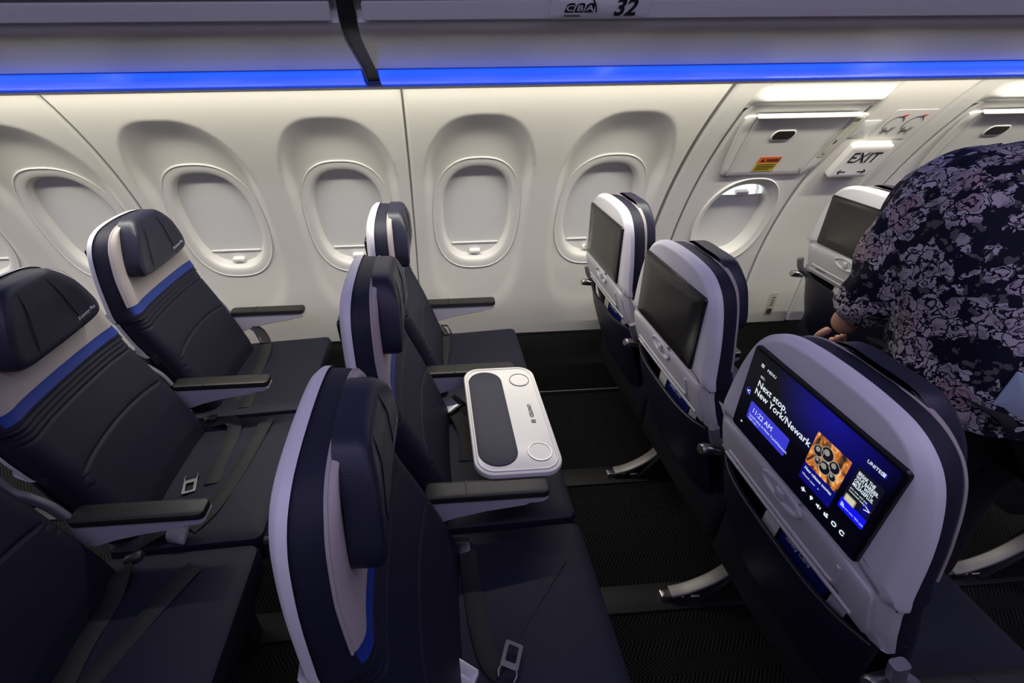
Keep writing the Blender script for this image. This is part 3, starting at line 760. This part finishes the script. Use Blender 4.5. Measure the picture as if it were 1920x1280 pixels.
    cd_ = patch('safety_card', rrect(-.052, .668, .118, .080, .003, 2), KM, .0, .0012, 0, 'card', parent, rings=1, back=True)
    text('card_text', 'Safety Card', .0165, lambda u, v, h: KM(-.006-u, .676+v, .0016+h), 'print', cd_, xs=.8)
    patch('info_card', rrect(-.134, .664, .032, .080, .002, 2), KM, .001, .0022, 0, 'cardw', parent, rings=1, back=True)
    patch('pocket_label', rrect(.034, .672, .040, .060, .002, 2), KM, .001, .0022, 0, M['bin'], parent, rings=1, back=True)
def strap(parent, pts, wd=.044, name='seat_belt', roll=(0, 0, 1)):
    p = smooth_path(pts, 6)
    return sweep(name, p, rrect(0, 0, wd, .0022, .0009, 1), 'belt', parent, up=roll)
def buckle(parent, loc, rz, ry=0., name='belt_buckle'):
    c, s = math.cos(rz), math.sin(rz)
    def mp(a, b, h): 
        x = a; z = h+a*math.tan(ry)
        return (loc[0]+x*c-b*s, loc[1]+x*s+b*c, loc[2]+z)
    o = patch(name, rrect(0, 0, .066, .054, .006, 4), mp, 0, .013, .004, 'buckle', parent, rings=2, back=True)
    patch('buckle_flap', rrect(-.012, 0, .046, .046, .004, 3), mp, .011, .0165, .003, 'buckle', o, rings=2)
    return o
def latch_plate(parent, loc, rz):
    c, s = math.cos(rz), math.sin(rz)
    def w3(a, b, h): return (loc[0]+a*c-b*s, loc[1]+a*s+b*c, loc[2]+h)
    out = rrect(0, 0, .048, .036, .004, 3); inn = rrect(.002, 0, .030, .021, .002, 3); n = len(out); v = []; f = []
    for pts, h in ((out, 0), (out, .003), (inn, .003), (inn, 0)): v += [w3(a, b, h) for a, b in pts]
    for k in range(4):
        for i in range(n): f.append((k*n+i, k*n+(i+1) % n, ((k+1) % 4)*n+(i+1) % n, ((k+1) % 4)*n+i))
    o = meshobj('latch_plate', v, f, 'chrome', parent, sharp=30)
    for sy in (-1, 1):
        sweep('plate_prong', [w3(-.022, sy*.015, .0015), w3(-.032, sy*.018, .002), (w3(-.044, sy*.015, .001))], circ(.0028, 6), 'chrome', o)
    return o

# build one of each kind of part, copy the meshes for the rest
proto = empty('airplane_seat')
seat_shell(proto); back_cushion(proto)
_pz = [.8645]+[z for z in CZ if .866 < z < 1.0838]
up_ = front_panel('upper_panel', .864, 1.0835, lambda z: .95, 'greyfab', proto, .003, nz=_pz)
_pl = [(front_x(.95, z)+.0022, cw(z)*.95, z) for z in _pz]
sweep('panel_piping', [(x, -y, z) for x, y, z in _pl]+_pl[::-1], circ(.0026, 6), 'greyfab', up_, up=(1, 0, 0))
front_panel('stripe', .838, .866, lambda z: .935, 'blue', proto, .0026, 4)
headrest(proto); seat_pan(proto); armrest(proto, -.2434)
ROWS = {'aft': -.829, 'console': -.020, 'screen': .785, 'front': 1.738}
YC = {'A': 1.452, 'B': .9652, 'C': .4784}
used = [False]
def copy_tree(o, parent=None):
    c = o.copy(); C.objects.link(c); c.parent = parent
    for ch in o.children: copy_tree(ch, c)
    return c
kit = empty('kit'); rear_kit(kit)
kitlit = empty('kitlit'); rear_kit(kitlit, True)
leg = empty('legs'); seat_leg(leg, -.250)
warm = empty('warm'); armrest(warm, .2434)
def seat(row, s, label, lit=False, rear=True, xo=0, yo=0):
    if not used[0]: o = proto; used[0] = True
    else: o = copy_tree(proto)
    o.location = (ROWS[row]+xo, YC[s]+yo, 0)
    tag(o, label, 'seat', 'economy seats on the window side')
    src = []
    if rear: src += list((kitlit if lit else kit).children)
    if s in 'AB': src += list(leg.children)
    if s == 'A': src += list(warm.children)
    for q in src: copy_tree(q, o)
    return o
seats = {}
# the copies come first from the untouched prototype
order = [('aft', 'A', 'navy seat with taupe panel against the window wall, headrest printed Economy Plus'),
         ('aft', 'B', 'navy middle seat with taupe panel beside the window seat, behind the console row'),
         ('aft', 'C', 'navy aisle seat half out of view behind the high white shell of the console row'),
         ('console', 'A', 'navy window seat whose back hides part of a cabin window, beside the console table'),
         ('console', 'B', 'navy middle seat carrying the white console table between its armrests'),
         ('console', 'C', 'navy aisle seat with open seat belt on its cushion, in the console table row'),
         ('screen', 'A', 'window seat with dark screen on its white back shell, in front of a cabin window'),
         ('screen', 'B', 'middle seat with dark screen on its white back shell'),
         ('screen', 'C', 'aisle seat with lit travel screen on its lavender white back shell'),
         ('front', 'A', 'window seat with dark screen beside the person in floral blouse, under the EXIT sign'),
         ('front', 'B', 'middle seat mostly hidden behind the person in floral blouse')]
proto_children = list(proto.children)
for row, s, lab in order[1:]:
    yo = .030 if row in ('screen', 'front') else 0
    used[0] = True
    seats[row+s] = seat(row, s, lab, lit=(row == 'screen' and s == 'C'), yo=yo)
used[0] = False
seats['aftA'] = seat('aft', 'A', order[0][2])
for k in (kit, kitlit, leg, warm):
    def rm(o):
        for ch in list(o.children): rm(ch)
        bpy.data.objects.remove(o)
    rm(k)

# seat belts (world pixels measured on the cushions, given in seat coordinates)
Zc = .466
def cush(x):   # height of the cushion's top at local x
    return .4612+.012*sstep(x, .02, .36)-.010*math.exp(-((x-.08)/.09)**2)
def wp(row, s, pts):
    o = seats[row+s]; out = []
    for x, y, z in pts:
        lx = x-o.location.x
        if -.001 <= z-Zc <= .0065: z = cush(lx)+.0022+max(0, z-Zc)*.4     # lies on the cushion
        out.append((lx, y-o.location.y, z))
    return out
strap(seats['aftA'], wp('aft', 'A', [(-.775, 1.665, .545), (-.745, 1.655, .52), (-.715, 1.60, Zc+.012), (-.715, 1.45, Zc), (-.735, 1.30, Zc), (-.775, 1.235, .44)]))
sweep('belt_anchor', wp('aft', 'A', [(-.705, 1.625, .488), (-.725, 1.665, .500), (-.752, 1.652, .512), (-.735, 1.612, .498)]), circ(.0042, 6), 'chrome', seats['aftA'], closed=True)
strap(seats['aftA'], wp('aft', 'A', [(-.70, 1.42, Zc+.003), (-.69, 1.33, Zc+.003), (-.685, 1.245, Zc+.003)]))
strap(seats['aftB'], wp('aft', 'B', [(-.79, 1.19, .44), (-.70, 1.165, .478), (-.677, 1.12, Zc+.002), (-.672, .98, Zc+.002), (-.664, .915, Zc+.002)]))
strap(seats['aftB'], wp('aft', 'B', [(-.58, 1.17, .472), (-.585, 1.10, Zc+.003), (-.60, .95, Zc), (-.625, .83, Zc), (-.66, .77, Zc+.003)]))
strap(seats['aftB'], wp('aft', 'B', [(-.80, .745, .44), (-.73, .765, .474), (-.69, .785, Zc+.010)]))
buckle(seats['aftB'], wp('aft', 'B', [(-.668, .762, Zc+.034)])[0], 1.30, .75)
latch_plate(seats['aftB'], wp('aft', 'B', [(-.726, .915, Zc+.006)])[0], -1.3)
revolve_cap('belt_anchor', wp('aft', 'B', [(-.80, 1.195, .452)])[0], (1, .3, .2), .014, .04, 'cap', seats['aftB'])
revolve_cap('belt_anchor', wp('aft', 'C', [(-.785, .70, .452)])[0], (1, .3, .2), .014, .04, 'cap', seats['aftC'])
strap(seats['aftC'], wp('aft', 'C', [(-.80, .70, .44), (-.765, .655, .474), (-.762, .60, Zc+.002), (-.766, .51, Zc+.002), (-.756, .42, Zc+.002), (-.745, .34, Zc+.002)]))
strap(seats['aftC'], wp('aft', 'C', [(-.60, .665, Zc+.002), (-.635, .60, Zc+.002), (-.70, .47, Zc+.002), (-.74, .38, Zc+.002)]))
strap(seats['consoleA'], wp('console', 'A', [(-.02, 1.66, .53), (.02, 1.63, .50), (.028, 1.57, Zc+.01), (.004, 1.40, Zc), (-.01, 1.26, Zc)]))
sweep('belt_anchor', wp('console', 'A', [(.060, 1.622, .492), (.042, 1.668, .506), (.012, 1.655, .516), (.030, 1.608, .500)]), circ(.0042, 6), 'chrome', seats['consoleA'], closed=True)
buckle(seats['consoleB'], wp('console', 'B', [(.040, 1.165, .485)])[0], .6, .25).data.materials[0] = M['cap']
revolve_cap('belt_anchor', wp('console', 'B', [(.012, 1.175, .460)])[0], (1, -.6, .2), .013, .045, 'silver', seats['consoleB'])
strap(seats['consoleB'], wp('console', 'B', [(-.01, 1.19, .44), (.02, 1.17, .478), (.055, 1.12, .474), (.075, 1.04, Zc), (.07, .95, Zc)]))
revolve_cap('belt_anchor', wp('console', 'C', [(.004, .682, .462)])[0], (1, -.2, .2), .014, .05, 'cap', seats['consoleC'])
patch('anchor_plate', rrect(.040, .655, .030, .026, .006, 3), lambda a, b, h: (a-seats['consoleC'].location.x, b-seats['consoleC'].location.y, h+.3*(a-.04)), .478, .483, .001, 'silver', seats['consoleC'], rings=1)
strap(seats['consoleC'], wp('console', 'C', [(.0, .69, .45), (.045, .655, .478), (.052, .60, Zc+.003), (.06, .50, Zc+.002), (.075, .43, Zc+.003), (.095, .405, Zc+.004)]))
latch_plate(seats['consoleC'], wp('console', 'C', [(.119, .425, Zc+.008)])[0], 1.15)
buckle(seats['consoleC'], wp('console', 'C', [(.012, .385, Zc+.010)])[0], 1.0, .1)
sweep('cushion_seam', [(.30-.26*q, .130-.28*q, cush(.30-.26*q)+.0004) for q in lin(0, 1, 14)], circ(.0012, 5), 'seam', seats['consoleC'])

# lit screen of the aisle seat
sc = seats['screenC']
SW, SZ0, SZ1 = .150, .846, 1.030
def SC(u, v, h): return SM(SW-2*SW*u, SZ0+(SZ1-SZ0)*v, .0078+h)
scr = grid('screen', lambda u, v: SC(u, v, 0), lin(0, 1, 40), lin(0, 1, 24), 'screenbg', sc)
scr['label'] = 'lit touch screen showing the next stop and film cards'
ca = scr.data.color_attributes.new('glow', 'FLOAT_COLOR', 'POINT')
for i, p in enumerate(scr.data.vertices):
    u = (SW-p.co.y)/(2*SW); v = (p.co.z-SZ0)/(SZ1-SZ0)
    g = max(0, 1-math.hypot((u-.62)/.42, (v-1.0)/.55))
    ca.data[i].color = (.004*g, .004*g, .003+.26*g**1.3, 1)
AR = 2*SW/(SZ1-SZ0)
def ui(uc, vc, w_, h_, r, m, h, name): return patch(name, rrect(uc*AR, vc, w_*AR, h_, r, 3), lambda a, b, hh: SC(a/AR, b, hh), h-.0002, h, 0, m, scr, rings=1)
def uit(s, u0, v0, size, m='ui_white', h=.0009, xs=1., bold=0, name='screen_text'):
    return text(name, s, size, lambda a, b, hh: SC(u0+a/AR, v0+b, h), m, scr, xs=xs, bold=bold)
ui(.273, .325, .35, .225, .02, 'ui_blue', .0004, 'time_card')
uit('Next stop,', .103, .645, .105, bold=.001, xs=.93); uit('New York/Newark', .100, .545, .105, bold=.001, xs=.93)
uit('11:22 AM', .128, .330, .085, xs=.92); uit('Local time in New York/Newark', .120, .270, .042, xs=1.0); uit('Flight map  >', .120, .232, .030)
uit('MENU', .140, .862, .046); uit('SEC-', .106, .752, .036)
for q in range(3): ui(.096, .866+q*.014, .026, .006, .002, 'ui_white', .0006, 'menu_icon')
ui(.049, .500, .045, .10, .035, 'ui_navy', .0004, 'back_button')
uit('<', .036, .470, .10); ui(.073, .112, .016, .018, .008, 'ui_green', .0006, 'status_light')
ui(.688, .480, .217, .560, .012, 'ui_navy', .0003, 'film_card')
po_ = ui(.688, .575, .217, .365, .010, 'poster', .0006, 'film_poster')
for (pu, pv, pr) in ((.625, .60, .050), (.675, .64, .062), (.735, .585, .052), (.690, .505, .058), (.645, .51, .035), (.745, .49, .035)):
    patch('poster_disc', super_e(pu*AR, pv, pr, pr*1.1, 2, 20), lambda a, b, hh: SC(a/AR, b, hh), .0005, .0008, 0, 'ui_dark', scr, rings=1)
    sweep('poster_disc_rim', [SC(pu+pr*math.cos(a)/AR, pv+pr*1.1*math.sin(a), .0009) for a in lin(0, 2*PI, 16)[:-1]], circ(.0006, 4), 'ui_steel', scr, up=(1, 0, 0), closed=True)
    patch('poster_glint', super_e(pu*AR-.01, pv+.01, pr*.45, pr*.5, 2, 14), lambda a, b, hh: SC(a/AR, b, hh), .0006, .0010, 0, 'ui_steel', scr, rings=1)
uit('New release movies', .594, .330, .046, xs=.80, bold=.0006); uit('Watch now   >', .594, .262, .032)
ui(.900, .545, .146, .47, .012, 'ui_dark', .0003, 'offer_card')
ui(.900, .370, .146, .11, .008, 'ui_vivid', .0006, 'offer_band')
for q, s_ in enumerate(('BREAK THE', 'WI-FI BARRIER.', 'ONLY WITH', 'MILEAGEPLUS.')): uit(s_, .842, .716-q*.040, .048, xs=.62, bold=.0009)
uit('Join now and stay', .842, .555, .028, xs=.8); uit('connected today', .842, .525, .028, xs=.8)
ui(.868, .455, .062, .075, .012, 'ui_steel', .0007, 'offer_phone'); ui(.868, .455, .050, .055, .006, 'ui_cream', .0010, 'phone_picture')
ui(.945, .510, .040, .13, .008, 'ui_navy', .0008, 'next_button'); uit('>', .935, .480, .10, h=.0013)
uit('Learn more  T&Cs apply', .862, .350, .024, xs=.75)
for q in range(3):
    sweep('signal_arc', [SC(.838+(.006+.007*q)*math.cos(a)/1, .345+(.012+.013*q)*math.sin(a)*1.0, .0010) for a in lin(0, PI/2, 6)], circ(.0005, 4), 'ui_white', scr, up=(1, 0, 0))
uit('UNITED', .850, .866, .044, xs=.95, bold=.0006); ui(.938, .883, .020, .040, .004, 'ui_blue', .0006, 'globe_mark')
for q in range(2): ui(.934+.008*q, .883, .003, .038, .001, 'ui_white', .0009, 'globe_line')
for q, u0 in enumerate((.641, .698, .751, .804, .857, .909)):
    if q == 0:
        patch('icon_plane', [(a*.9+u0*AR, b+.127) for a, b in ((.032, 0), (.010, .006), (-.006, .026), (-.012, .026), (-.005, .005), (-.020, .004), (-.026, .013), (-.03, .012), (-.027, 0), (-.03, -.012), (-.026, -.013), (-.020, -.004), (-.005, -.005), (-.012, -.026), (-.006, -.026), (.010, -.006))], lambda a, b, hh: SC(a/AR, b, hh), .0004, .0007, 0, 'ui_white', scr, rings=1)
    elif q == 1: patch('icon_pin', [(u0*AR+a, .127+b) for a, b in ((0, -.024), (.018, .008), (.010, .022), (-.010, .022), (-.018, .008))], lambda a, b, hh: SC(a/AR, b, hh), .0004, .0007, 0, 'ui_white', scr, rings=1)
    elif q == 2:
        patch('icon_speaker', [(u0*AR+a, .127+b) for a, b in ((-.026, -.008), (-.014, -.008), (.004, -.022), (.004, .022), (-.014, .008), (-.026, .008))], lambda a, b, hh: SC(a/AR, b, hh), .0004, .0007, 0, 'ui_white', scr, rings=1); ui(u0+.012, .127, .006, .026, .003, 'ui_white', .0007, 'icon_wave')
    elif q == 3:
        ui(u0, .118, .026, .020, .006, 'ui_white', .0007, 'icon_person'); ui(u0+.004, .142, .012, .020, .009, 'ui_white', .0007, 'icon_head'); ui(u0-.010, .132, .010, .016, .007, 'ui_white', .0007, 'icon_head')
    else:
        sweep('icon_ring', [SC(u0+.020*math.cos(a)/AR, .127+.020*math.sin(a), .0007) for a in lin(.5 if q == 5 else 0, 2*PI-(.5 if q == 5 else 0), 14)], circ(.0009, 4), 'ui_white', scr, up=(1, 0, 0))

# ------------------------------------------------------------------ console table between the armrests of the middle seat
ct = empty('console_table', (.19, .966, .602), 'white console table with navy pad and two cup rings fixed between armrests', 'table')
def cm(a, b, h): return (a-.19, b-.966, h-.602)
def ctop(a, b, h): return cm(a, b, .602+h)
patch('table_top', rrect(.190, .9655, .226, .440, .050, 8), ctop, .008, .022, .005, 'console', ct, rings=2, back=True)
sweep('table_rim', [ctop(a, b, .0225) for a, b in rrect(.190, .9655, .205, .418, .042, 8)], circ(.0030, 6), 'console', ct, closed=True)
patch('table_pad', rrect(.142, .9655, .104, .388, .050, 10), ctop, .018, .0255, .003, 'pad', ct, rings=3)
for yy in (1.112, .812):
    r_ = sweep('cup_ring', [ctop(.250+.030*math.cos(a), yy+.030*math.sin(a), .0235) for a in lin(0, 2*PI, 32)[:-1]], circ(.0016, 6), 'silver', ct, closed=True)
    patch('cup_disc', super_e(.250, yy, .0285, .0285, 2, 32), ctop, .020, .0232, 0, 'console', ct, rings=2)
# lettering runs from the window end towards the aisle
text('table_text', 'UNITED', .0150, lambda u, v, h: ctop(.252+v, .995-u, .0236), 'cap', ct, xs=1.0, bold=.0003)
patch('table_mark', rrect(.2575, .925, .012, .012, .001, 2), ctop, .0215, .0236, 0, 'cap', ct, rings=1)
for q in range(2): patch('table_mark_line', rrect(.2575, .922+.006*q, .010, .0012, .0004, 1), ctop, .022, .0239, 0, 'console', ct, rings=1)
prism('table_bracket', rrect(.11, .594, .12, .018, .005, 2), lambda a, b, t_: cm(a+.06, t_, b), .742, 1.190, 'arm', ct)

# ------------------------------------------------------------------ person leaning over the exit row
def skin_mesh(joints, edges, sub=2):
    me = bpy.data.meshes.new('sk'); names = list(joints); idx = {n_: i for i, n_ in enumerate(names)}
    me.from_pydata([joints[n_][0] for n_ in names], [(idx[a], idx[b]) for a, b in edges], [])
    o = bpy.data.objects.new('sk', me); C.objects.link(o)
    md = o.modifiers.new('s', 'SKIN'); md.use_smooth_shade = True
    for i, n_ in enumerate(names):
        r = joints[n_][1]; me.skin_vertices[0].data[i].radius = r if isinstance(r, tuple) else (r, r)
    me.skin_vertices[0].data[0].use_root = True
    sd = o.modifiers.new('d', 'SUBSURF'); sd.levels = sub; sd.render_levels = sub
    dg = bpy.context.evaluated_depsgraph_get(); m2 = bpy.data.meshes.new_from_object(o.evaluated_get(dg))
    v = [tuple(p.co) for p in m2.vertices]; f = [tuple(q.vertices) for q in m2.polygons]
    bpy.data.objects.remove(o); bpy.data.meshes.remove(me); bpy.data.meshes.remove(m2)
    return v, f
PX, PY = 1.28, .80
J = {'pelvis': ((1.31, .74, .90), .140), 'waist': ((1.30, .80, 1.03), .130), 'chest': ((1.29, .93, 1.15), .145), 'neckb': ((1.32, 1.02, 1.18), .068), 'neck': ((1.34, 1.07, 1.155), .052),
     'head0': ((1.355, 1.115, 1.11), .080), 'head1': ((1.365, 1.16, 1.05), .085), 'head2': ((1.37, 1.185, .99), .055),
     'shl': ((1.185, .96, 1.22), .064), 'ell': ((1.145, .945, 1.04), .048), 'wrl': ((1.120, .985, .880), .033), 'hdl': ((1.122, .995, .830), (.038, .026)),
     'shr': ((1.43, .96, 1.20), .062), 'elr': ((1.455, 1.07, 1.03), .046), 'wrr': ((1.465, 1.16, .95), .033), 'hdr': ((1.468, 1.20, .915), (.038, .026)),
     'hipl': ((1.25, .74, .84), .095), 'knl': ((1.262, .77, .48), .068), 'anl': ((1.262, .71, .10), .045), 'ftl': ((1.262, .81, .05), .04),
     'hipr': ((1.40, .72, .84), .095), 'knr': ((1.42, .77, .48), .068), 'anr': ((1.42, .70, .10), .045), 'ftr': ((1.42, .80, .05), .04)}
ED = [('pelvis', 'waist'), ('waist', 'chest'), ('chest', 'neckb'), ('neckb', 'neck'), ('neck', 'head0'), ('head0', 'head1'), ('head1', 'head2'), ('chest', 'shl'), ('shl', 'ell'), ('ell', 'wrl'), ('wrl', 'hdl'),
      ('chest', 'shr'), ('shr', 'elr'), ('elr', 'wrr'), ('wrr', 'hdr'), ('pelvis', 'hipl'), ('hipl', 'knl'), ('knl', 'anl'), ('anl', 'ftl'), ('pelvis', 'hipr'), ('hipr', 'knr'), ('knr', 'anr'), ('anr', 'ftr')]
bv, bf = skin_mesh(J, ED)
def fingers(hand, d, side):
    """five bent fingers rooted in the palm"""
    out_v, out_f = [], []
    h = Vector(hand); d = Vector(d).normalized(); s = Vector(side).normalized(); n_ = d.cross(s)
    for k, (o_, L) in enumerate(((-.030, .058), (-.011, .075), (.008, .080), (.026, .072))):
        r0 = h+s*o_+d*.012; p1 = r0+d*L*.5+n_*.006; p2 = p1+d*L*.32-n_*.016; p3 = p2+d*L*.16-n_*.020
        v, f = skin_mesh({'a': (tuple(r0), .0095), 'b': (tuple(p1), .0090), 'c': (tuple(p2), .0082), 'd': (tuple(p3), .0070)}, [('a', 'b'), ('b', 'c'), ('c', 'd')], 1)
        out_f += [tuple(i+len(out_v) for i in q) for q in f]; out_v += v
    r0 = h-s*.026-d*.028; p1 = r0-s*.022+d*.022-n_*.012; p2 = p1+d*.028-n_*.010
    v, f = skin_mesh({'a': (tuple(r0), .012), 'b': (tuple(p1), .0105), 'c': (tuple(p2), .0085)}, [('a', 'b'), ('b', 'c')], 1)
    out_f += [tuple(i+len(out_v) for i in q) for q in f]; out_v += v
    return out_v, out_f
for hd, d, s_ in (((1.122, .995, .826), (.25, .1, -1), (1, .2, .25)), ((1.468, 1.203, .912), (0, .6, -.7), (-1, 0, .1))):
    v, f = fingers(hd, d, s_); bf = list(bf)+[tuple(i+len(bv) for i in q) for q in f]; bv = list(bv)+v
pr = empty('person', (PX, PY, 0), 'person in dark floral blouse leaning over the exit row seats, one hand lowered', 'person')
def onp(o): o.parent = pr; o.matrix_parent_inverse = Matrix.Translation(-Vector((PX, PY, 0))); return o
onp(meshobj('body', bv, bf, 'skin', None, sharp=0))
# trousers
TJ = {'pelvis': ((1.31, .74, .88), .155), 'hipl': ((1.25, .74, .82), .118), 'knl': ((1.262, .77, .48), .092), 'anl': ((1.262, .71, .12), .075), 'hipr': ((1.40, .72, .82), .118), 'knr': ((1.42, .77, .48), .092), 'anr': ((1.42, .70, .12), .075)}
v, f = skin_mesh(TJ, [('pelvis', 'hipl'), ('hipl', 'knl'), ('knl', 'anl'), ('pelvis', 'hipr'), ('hipr', 'knr'), ('knr', 'anr')])
onp(meshobj('trousers', v, f, 'pants', None, sharp=0))
for fx in (1.262, 1.41):
    onp(patch('shoe', super_e(fx, .79 if fx < 1.3 else .77, .045, .125, 2.6, 28), lambda a, b, h: (a, b, h), .002, .075, .03, 'gap', None, rings=3, back=True))
# hair cap on the lowered head
hv, hf = skin_mesh({'a': ((1.355, 1.10, 1.130), .088), 'b': ((1.362, 1.15, 1.085), .096), 'c': ((1.366, 1.185, 1.05), .065)}, [('a', 'b'), ('b', 'c')])
onp(meshobj('hair', hv, hf, 'hair', None, sharp=0))
# blouse: horizontal rings around the bent torso, wide loose hem, and a full sleeve
def blouse_ring(cx, cy, cz, a, b, tilt, n=64, fold=.0, ph=0., roll=0.):
    pts = []
    for i in range(n):
        t_ = 2*PI*i/n; k = 1+fold*math.sin(9*t_+ph)+fold*.6*math.sin(17*t_+2*ph)
        x = a*k*math.copysign(abs(math.cos(t_))**.85, math.cos(t_)); y = b*k*math.copysign(abs(math.sin(t_))**.85, math.sin(t_))
        pts.append((cx+x, cy+y*math.cos(tilt), cz+y*math.sin(tilt)+x*roll))
    return pts
def loft(name, rings, m, cap=(True, True)):
    n = len(rings[0]); v = [p for r in rings for p in r]; f = []
    for k in range(len(rings)-1):
        for i in range(n): f.append((k*n+i, k*n+(i+1) % n, (k+1)*n+(i+1) % n, (k+1)*n+i))
    if cap[0]: f.append(tuple(range(n)))
    if cap[1]: f.append(tuple(range((len(rings)-1)*n, len(rings)*n)))
    return meshobj(name, v, f, m, None, sharp=0)
BR = [((1.315, .72, .785), .235, .200, -.30, .020), ((1.315, .735, .83), .235, .200, -.32, .016), ((1.315, .755, .92), .232, .195, -.38, .014), ((1.31, .79, 1.02), .232, .190, -.45, .012), ((1.305, .84, 1.11), .240, .178, -.50, .010),
      ((1.31, .89, 1.20), .235, .155, -.52, .008), ((1.325, .93, 1.265), .205, .120, -.52, .006), ((1.335, .955, 1.305), .160, .080, -.5, .004), ((1.34, .97, 1.322), .08, .04, -.5, 0)]
rings = []
for i in range(len(BR)-1):
    for q in range(5):
        t_ = q/5; A_, B_ = BR[i], BR[i+1]; L = lambda a, b: a+(b-a)*t_
        rings.append(blouse_ring(*[L(a, b) for a, b in zip(A_[0], B_[0])], L(A_[1], B_[1]), L(A_[2], B_[2]), L(A_[3], B_[3]), fold=L(A_[4], B_[4]), ph=.25*i+.05*q))
rings.append(blouse_ring(*BR[-1][0], BR[-1][1], BR[-1][2], BR[-1][3]))
bl = onp(loft('blouse', rings, 'floral', (False, True)))
def sleeve(pts, rad, nm):
    P = smooth_path(pts, 7); n = 40; rs = []
    for i, p in enumerate(P):
        t_ = (P[min(i+1, len(P)-1)]-P[max(i-1, 0)]).normalized(); s_ = t_.cross(Vector((0, 1, 0))).normalized(); u_ = s_.cross(t_)
        q = i/(len(P)-1)*(len(rad)-1); k = min(int(q), len(rad)-2); r = rad[k]+(rad[k+1]-rad[k])*(q-k)
        rs.append([tuple(p+(s_*math.cos(a)+u_*math.sin(a))*r*(1+.045*math.sin(5*a+i*.5)+.03*math.sin(11*a-i*.35))) for a in [2*PI*j/n for j in range(n)]])
    o = loft(nm, rs, 'floral', (True, True)); return onp(o)
sleeve([(1.28, .94, 1.25), (1.20, .95, 1.205), (1.165, .945, 1.10), (1.145, .945, 1.00), (1.125, .970, .925), (1.118, .982, .892)], [.085, .105, .102, .088, .066, .042], 'sleeve')
sleeve([(1.37, .94, 1.22), (1.43, .975, 1.17), (1.455, 1.06, 1.05), (1.46, 1.12, .985), (1.464, 1.155, .955)], [.085, .085, .080, .072, .044], 'sleeve')
bd = patch('badge', rrect(0, 0, .055, .085, .004, 3), lambda a, b, h: (1.137+.77*a-.64*h-PX, .605-.64*a-.77*h-PY, .92+b-.25*a), 0, .003, .001, 'badge', None, rings=1, back=True); bd.parent = pr
